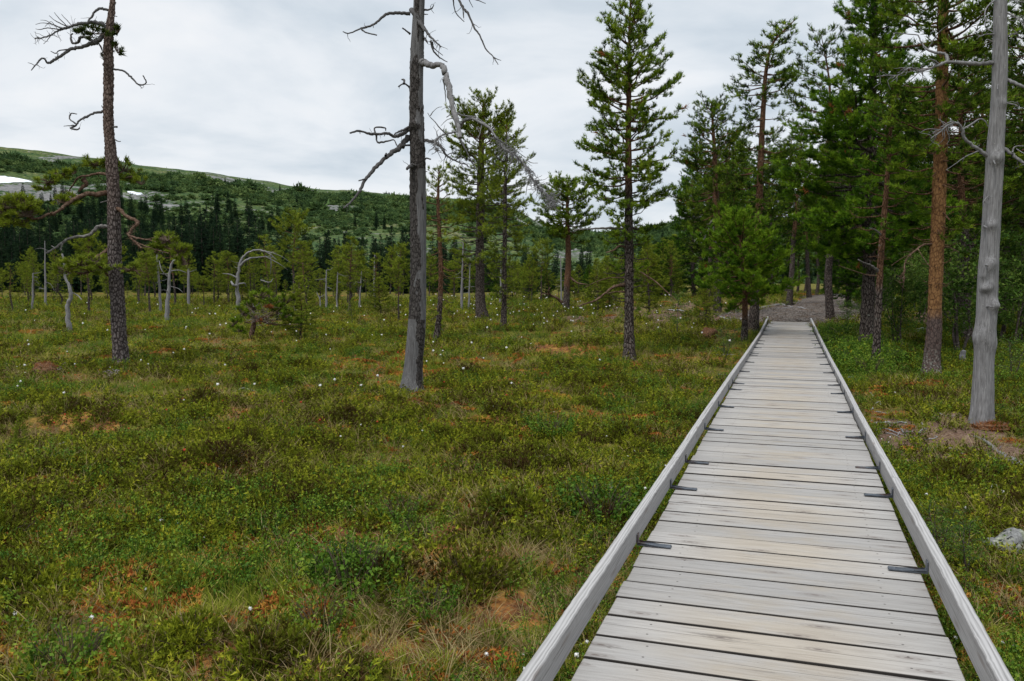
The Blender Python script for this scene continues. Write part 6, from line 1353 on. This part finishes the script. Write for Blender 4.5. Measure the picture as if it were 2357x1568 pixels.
while cnt < 215:
    z = cr_.random()
    if z < .52: u, v = cr_.normal(1240, 150), 690 + abs(cr_.normal(0, 48))
    elif z < .8: u, v = cr_.uniform(0, 950), 715 + abs(cr_.normal(30, 60))
    elif z < .92: u, v = cr_.uniform(950, 1680), 700 + abs(cr_.normal(60, 80))
    else: u, v = cr_.uniform(0, 1500), cr_.uniform(840, 960)
    g = gp(u, v)
    if g[1] > 70: continue
    s0, l0 = sl(g[0], g[1])
    if -1 < l0 < .9: continue
    cotton(g, int(cr_.integers(0, 4)), cr_.uniform(.55, .95) * (1 + min(g[1], 45) / 32), cr_.random() * 6.28); cnt += 1
def berry_fn(g, t, o): g.link(g.princ((0.42, 0.055, 0.025), 0.5), o.inputs[0])
M['berry'] = mat('cloudberry_red', berry_fn)
bm_ = MB(); bv = []
for q in range(9):
    a = q * 2.4; zz = q / 9; r0 = math.sin(math.pi * (.15 + .75 * zz)) * .008; c0 = np.array([math.cos(a) * r0, math.sin(a) * r0, zz * .014]); th = np.linspace(0, math.pi, 4); ph = np.arange(5) * 1.2566
    v = np.array([[math.sin(x) * math.cos(y), math.sin(x) * math.sin(y), math.cos(x)] for x in th for y in ph]) * .0058 + c0; bm_.add(v, q=[[i * 5 + j, i * 5 + (j + 1) % 5, (i + 1) * 5 + (j + 1) % 5, (i + 1) * 5 + j] for i in range(3) for j in range(5)])
bme = bm_.mesh('cloudberry', M['berry'])
for k in range(70):
    if k < 8: u, v = [(142, 1252), (462, 986), (425, 1060), (297, 1005), (105, 1055), (150, 972), (355, 905), (650, 940)][k]
    else: u, v = cr_.uniform(20, 1250), 790 + abs(cr_.normal(40, 110))
    g = gp(u, v); o = bpy.data.objects.new('cloudberry', bme); COL.objects.link(o); o.location = g + np.array([0, 0, .09]); sc = cr_.uniform(.6, 1.0) * (1 + g[1] / 40); o.scale = (sc,) * 3; tag(o, 'small red cloudberry in the green bog plants', 'berry', 'cloudberries in the bog')

# ------------------------------------------------------------------ fallen wood, roots, stones
def on_ground(pts, up): 
    out_ = []
    for u, v in pts: g = gp(u, v); out_.append(g + np.array([0, 0, up]))
    return out_
def wood_piece(name, label, cat, pts, r0, r1, seed, subs=(), material='bleached', group=None, up=.6, arch=0.0):
    P = on_ground(pts, 0); Y = P[0][1]; s = Y / F; n = len(P)
    P = [p + np.array([0, 0, r0 * s * up + arch * math.sin(math.pi * k / max(1, n - 1))]) for k, p in enumerate(P)]
    mb = MB(); limb(mb, P, r0 * s, r1 * s, 8, .08, seed, .18, 6)
    o = mb.build(name, M[material], loc=tuple(P[0])); tag(o, label, cat, group)
    for k, (q, a, b) in enumerate(subs):
        m2 = MB(); Q = on_ground(q, a * s * .8); limb(m2, Q, a * s, b * s, 6, .08, seed + k, .15, 5); m2.build('side_root' if 'root' in name else 'side_branch', M[material], o)
    return o
def W5(z): return [(1939.7 + x * .181, 889.4 + y * .181) for x, y in z]
def W3(z): return [(1797.8 + x * .338, 473 + y * .338) for x, y in z]
def W1(z): return [(1324.7 + x * .3017, 425.8 + y * .3017) for x, y in z]
def W6(z): return [(x * .3332, 757 + y * .3332) for x, y in z]
wood_piece('fallen_log', 'split grey rotten log lying in the moss at the right edge', 'log', W5([(1665, 640), (1760, 680), (1870, 750), (1960, 830), (2060, 890), (2150, 960), (2240, 1010), (2330, 1060)]), 3.2, 6.0, 3, [(W5([(1960, 830), (1990, 790), (2010, 760)]), 1, .5), (W5([(1900, 900), (1950, 985), (1975, 1020)]), 1.4, .6)], 'dead_pale', up=.4)
for k, (z, r0, r1, lab) in enumerate([
    ([(350, 482), (480, 480), (560, 470), (640, 490), (720, 465), (800, 476)], 2.2, 2.4, 'bleached root lying level from the right rail, the uppermost of the near group'),
    ([(390, 582), (500, 552), (600, 575), (700, 610), (805, 637)], 2.4, 1.0, 'long arched bleached root right of the right rail'),
    ([(540, 602), (620, 620), (716, 650)], 1.9, 1.0, 'short greenish root just under the long arched root'),
    ([(740, 550), (775, 605), (818, 580)], 1.8, 1.0, 'small hooked bleached stick between the long root and the curled stick'),
    ([(965, 602), (1020, 556), (1062, 550)], 2.0, 1.2, 'short curved pale stick alone on the bare litter'),
    ([(855, 635), (900, 685), (928, 700)], 1.6, .8, 'thin pale stick slanting down from the end of the long arched root'),
    ([(935, 716), (1050, 686), (1150, 680), (1196, 652), (1160, 636)], 1.5, .9, 'bleached stick with curled tip on the brown litter'),
    ([(285, 330), (420, 335), (520, 350), (632, 372)], 1.6, .8, 'straight pale stick running out from the right rail'),
    ([(400, 226), (470, 215), (548, 226)], 1.9, 1.4, 'grey stick end in the moss above the straight pale stick'),
    ([(325, 60), (350, 100), (386, 132)], 1.6, .8, 'small pale stick standing steeply in the grass beside the right rail'),
    ([(1310, 796), (1400, 806), (1505, 852)], 1.3, .7, 'thin buried stick between the curled stick and the split log'),
    ([(830, 1026), (940, 1036), (1045, 1062)], 1.0, .7, 'thin brown stick in the yellow grass outside the right rail'),
    ([(570, 470), (590, 500), (600, 520)], 1.8, 1.2, 'short stub crossing the uppermost bleached root')]):
    wood_piece('stick', lab, 'stick', W5(z), r0, r1, 20 + k, arch=.01)
for k, (z, r0, r1, lab) in enumerate([
    ([(415, 1146), (480, 1132), (560, 1124), (600, 1142)], 4.2, 2.5, 'thick grey root running from the slim pine towards the right rail'),
    ([(365, 1062), (410, 1056), (446, 1054)], 3.4, 2.2, 'short thick grey root beside the right rail, above the thick grey root'),
    ([(440, 1182), (480, 1178), (520, 1196)], 2.4, 1.2, 'thin root below the thick grey root by the right rail'),
    ([(480, 1168), (500, 1140), (520, 1125)], 2.0, 1.0, 'root stub rising over the thick grey root')]):
    wood_piece('tree_root', lab, 'root', W3(z), r0, r1, 50 + k, arch=.015)
for k, (z, r0, r1, lab) in enumerate([
    ([(1600, 925), (1560, 918), (1470, 934), (1390, 948), (1330, 962)], 2.4, 1.0, 'long root spreading left over the path from the dark leaning pine'),
    ([(1620, 928), (1650, 940), (1600, 945), (1540, 950)], 1.6, .8, 'short root at the foot of the dark leaning pine'),
    ([(1690, 940), (1720, 944), (1755, 952)], 2.2, 1.2, 'pale root piece lying loose on the gravel path'),
    ([(1930, 850), (1990, 846), (2050, 860), (2100, 852)], 2.0, 1.0, 'root crossing the path at its right edge'),
    ([(1880, 838), (1950, 830), (2020, 838)], 1.6, .8, 'thin root across the path at its far end'),
    ([(1370, 990), (1300, 1010), (1210, 1055), (1160, 1050)], 1.8, .8, 'dark bent root left of the young bushy pine'),
    ([(1050, 1000), (1120, 1018), (1180, 1042), (1225, 1062)], 1.6, .8, 'bleached root on the litter behind the needle mound'),
    ([(690, 955), (780, 962), (860, 975), (930, 992)], 1.5, .8, 'thin pale root on the litter behind the light green birch'),
    ([(900, 940), (980, 950), (1040, 965)], 1.5, .8, 'pale root on the brown litter below the wood edge'),
    ([(1060, 1300), (1140, 1306), (1235, 1300)], 1.8, 1.0, 'brown root over bare peat close to the left rail'),
    ([(1085, 1448), (1150, 1450)], 1.4, 1.0, 'short grey stick end by the left rail')]):
    wood_piece('tree_root', lab, 'root', W1(z), r0, r1, 70 + k, arch=.02)
tw = np.random.default_rng(31)
for k in range(34):
    s0 = tw.uniform(7.2, 13); l0 = tw.uniform(.95, 2.7); x, y, _ = from_sl(s0, l0); a = tw.random() * 6.28; L_ = tw.uniform(.08, .3); mb = MB(); P = []
    for q in range(4):
        px, py = x + math.cos(a) * L_ * q / 3, y + math.sin(a) * L_ * q / 3; P.append([px, py, float(gh(px, py)) + .012 + tw.uniform(0, .02)]); a += tw.normal(0, .3)
    limb(mb, P, tw.uniform(.004, .010), .003, 5, .08, k, .15, 3); tag(mb.build('twig', M['bleached'], loc=tuple(P[0])), 'small bleached twig lying on the brown litter right of the boardwalk', 'twig', 'loose twigs right of the boardwalk')
wood_piece('fallen_log', 'short pale log in the heath behind the tall cone-shaped pine', 'log', W1([(345, 1020), (430, 1022), (505, 1024)]), 2.6, 2.0, 91)
for k, (z, r0, r1, lab) in enumerate([([(1640, 432), (1680, 424), (1755, 432)], 1.6, .9, 'short brown stick in the grass left of the grey snag'), ([(360, 818), (450, 806), (522, 796)], 2.0, 1.2, 'dark stick with pale end on the moss in the left of the bog'), ([(-20, 600), (50, 560), (108, 550)], 1.6, .7, 'grey curved twig at the left edge above the pine seedling'), ([(1180, 672), (1222, 655)], 1.2, .7, 'tiny dark twig in the middle of the bog'), ([(1400, 616), (1470, 612)], 1.2, .7, 'thin greyish twig in the pale grass'), ([(1405, 482), (1450, 466), (1500, 440)], .9, .6, 'fine stem slanting up beside a single cottongrass head'), ([(0, 865), (30, 875), (72, 892)], 1.3, .6, 'grey twig at the left edge below the pine seedling'), ([(125, 820), (135, 862), (175, 875)], 1.2, .6, 'grey looped twig under the pine seedling')]):
    wood_piece('stick', lab, 'stick', W6(z), r0, r1, 110 + k, arch=.03)
def brush(u, v, ru, n, label, seed, matn='twig', name='brushwood_pile', h=.12):
    g = gp(u, v); Y = g[1]; s = Y / F; r = np.random.default_rng(seed); mb = MB()
    for k in range(n):
        a = g + np.array([r.normal(0, ru * s * .35), r.normal(0, ru * s * .3), abs(r.normal(0, h * .5))]); az = r.random() * 6.28; d = np.array([math.cos(az), math.sin(az) * .6, r.normal(0, .25)]); l = ru * s * r.uniform(.4, .9)
        limb(mb, [a - d * l * .5, a + r.normal(0, .03, 3), a + d * l * .5], .008, .003, 4, r.uniform(.55, 1.0), seed + k, .1, 3)
    tag(mb.build(name, M[matn], loc=tuple(g)), label, 'brushwood')
brush(258, 870, 30, 46, 'heap of thin grey twigs lying in front of the bark-covered pine', 5)
brush(135, 858, 16, 16, 'few bleached twigs beside the rust brown heap', 6)
brush(1345, 1010, 12, 10, 'tangle of fine dark twigs in the heather below the wide grey-green bush', 7) if False else brush(1255, 1068, 22, 16, 'tangle of fine dark twigs in the heather below the wide grey-green bush', 7)
brush(760, 768, 34, 22, 'thin dead branches sticking out of the bog left of the grey snag', 8)
def rock_fn(g, t, o):
    p = g.obj(); a = g.noise(9, 5, p); b = g.noise(38, 4, p)
    c = g.ramp(b, [(0.3, (0.08, 0.08, 0.08)), (0.5, (0.17, 0.17, 0.165)), (0.7, (0.26, 0.26, 0.25))])
    li = g.mix(g.rng(b, .4, .6), (0.17, 0.185, 0.125), (0.27, 0.28, 0.22)); c = g.mix(g.rng(a, 0.44, 0.50), c, li)
    dk = g.rng(g.noise(24, 4, p), .58, .63); c = g.mix(dk, c, (0.02, 0.02, 0.02))
    g.link(g.princ(c, .9, g.bump(b, .8, .01)), o.inputs[0])
M['rock'] = mat('lichen_rock', rock_fn)
def mound_fn(g, t, o):
    p = g.obj(); b = g.noise(40, 4, p); g.link(g.princ(g.ramp(b, [(0.3, (0.04, 0.022, 0.015)), (0.5, (0.125, 0.062, 0.034)), (0.7, (0.26, 0.145, 0.072))]), .95, g.bump(b, 1, .03)), o.inputs[0])
M['mound'] = mat('dry_needle_heap', mound_fn)
def lump(name, label, cat, u, v, wpx, hpx_, seed, material, group=None, sharp=.18, fuzz=None, depth=.8):
    g = gp(u, v); s = g[1] / F; rx, rz = wpx * s / 2, hpx_ * s; mb = MB(); nu, nv = 36, 18
    th = np.linspace(0.02, math.pi * .62, nv); ph = np.arange(nu) * 2 * math.pi / nu; V_ = []
    for a in th:
        for b in ph:
            d = Vector((math.sin(a) * math.cos(b), math.sin(a) * math.sin(b), math.cos(a))); k = 1 + sharp * mnoise.noise(d * 1.6 + Vector((seed, 0, 0))) * 2 + sharp * .5 * mnoise.noise(d * 5 + Vector((0, seed, 0)))
            V_.append(g + np.array([d.x * rx * k, d.y * rx * depth * k, d.z * rz * k]))
    q = [[i * nu + j, i * nu + (j + 1) % nu, (i + 1) * nu + (j + 1) % nu, (i + 1) * nu + j] for i in range(nv - 1) for j in range(nu)]
    mb.add(V_, q=q, t=[[0, k + 1, k] for k in range(1, nu - 1)]); o = tag(mb.build(name, M[material], loc=tuple(g)), label, cat, group)
    if fuzz:
        r = np.random.default_rng(seed); m2 = MB(); Vn = np.array(V_)[r.integers(0, len(V_), fuzz)]; tufts(m2, Vn, Vn - g + np.array([0, 0, .1]) + r.normal(0, .2, Vn.shape), .07, .5, r, 5, .12); m2.build('dry_twigs', M['needle_dead'] if material == 'mound' else M['twig'], o, False)
    return o
lump('boulder', 'grey boulder with pale lichen and black spots at the right edge', 'boulder', 2325, 1278, 120, 56, 3, 'rock')
lump('stone', 'small pale lichen-covered stone inside the big bilberry bush by the left rail', 'stone', 1398, 1140, 30, 26, 5, 'rock')
lump('stone', 'whitish stone behind the slim pine, beside the path', 'stone', 2050, 700, 26, 16, 6, 'rock'); lump('stone', 'flat pale stone among the birches behind the orange pine', 'stone', 2120, 764, 30, 9, 7, 'rock'); lump('stone', 'low grey stone in the moss right of the crooked birch', 'stone', 2240, 764, 40, 9, 9, 'rock')
lump('needle_heap', 'rust brown heap of dead needles left of the bark-covered pine', 'heap', 103, 862, 62, 26, 8, 'mound', fuzz=140); lump('needle_heap', 'brown mound of twigs and needles below the small grey-stemmed pine', 'heap', 1632, 778, 50, 22, 12, 'mound', fuzz=120)
lump('needle_heap', 'dark litter mound round the foot of the silver trunk', 'heap', 2285, 984, 80, 9, 14, 'mound', fuzz=150); lump('needle_heap', 'reddish peat heap at the foot of the grey snag', 'heap', 955, 932, 44, 12, 15, 'mound', fuzz=60)
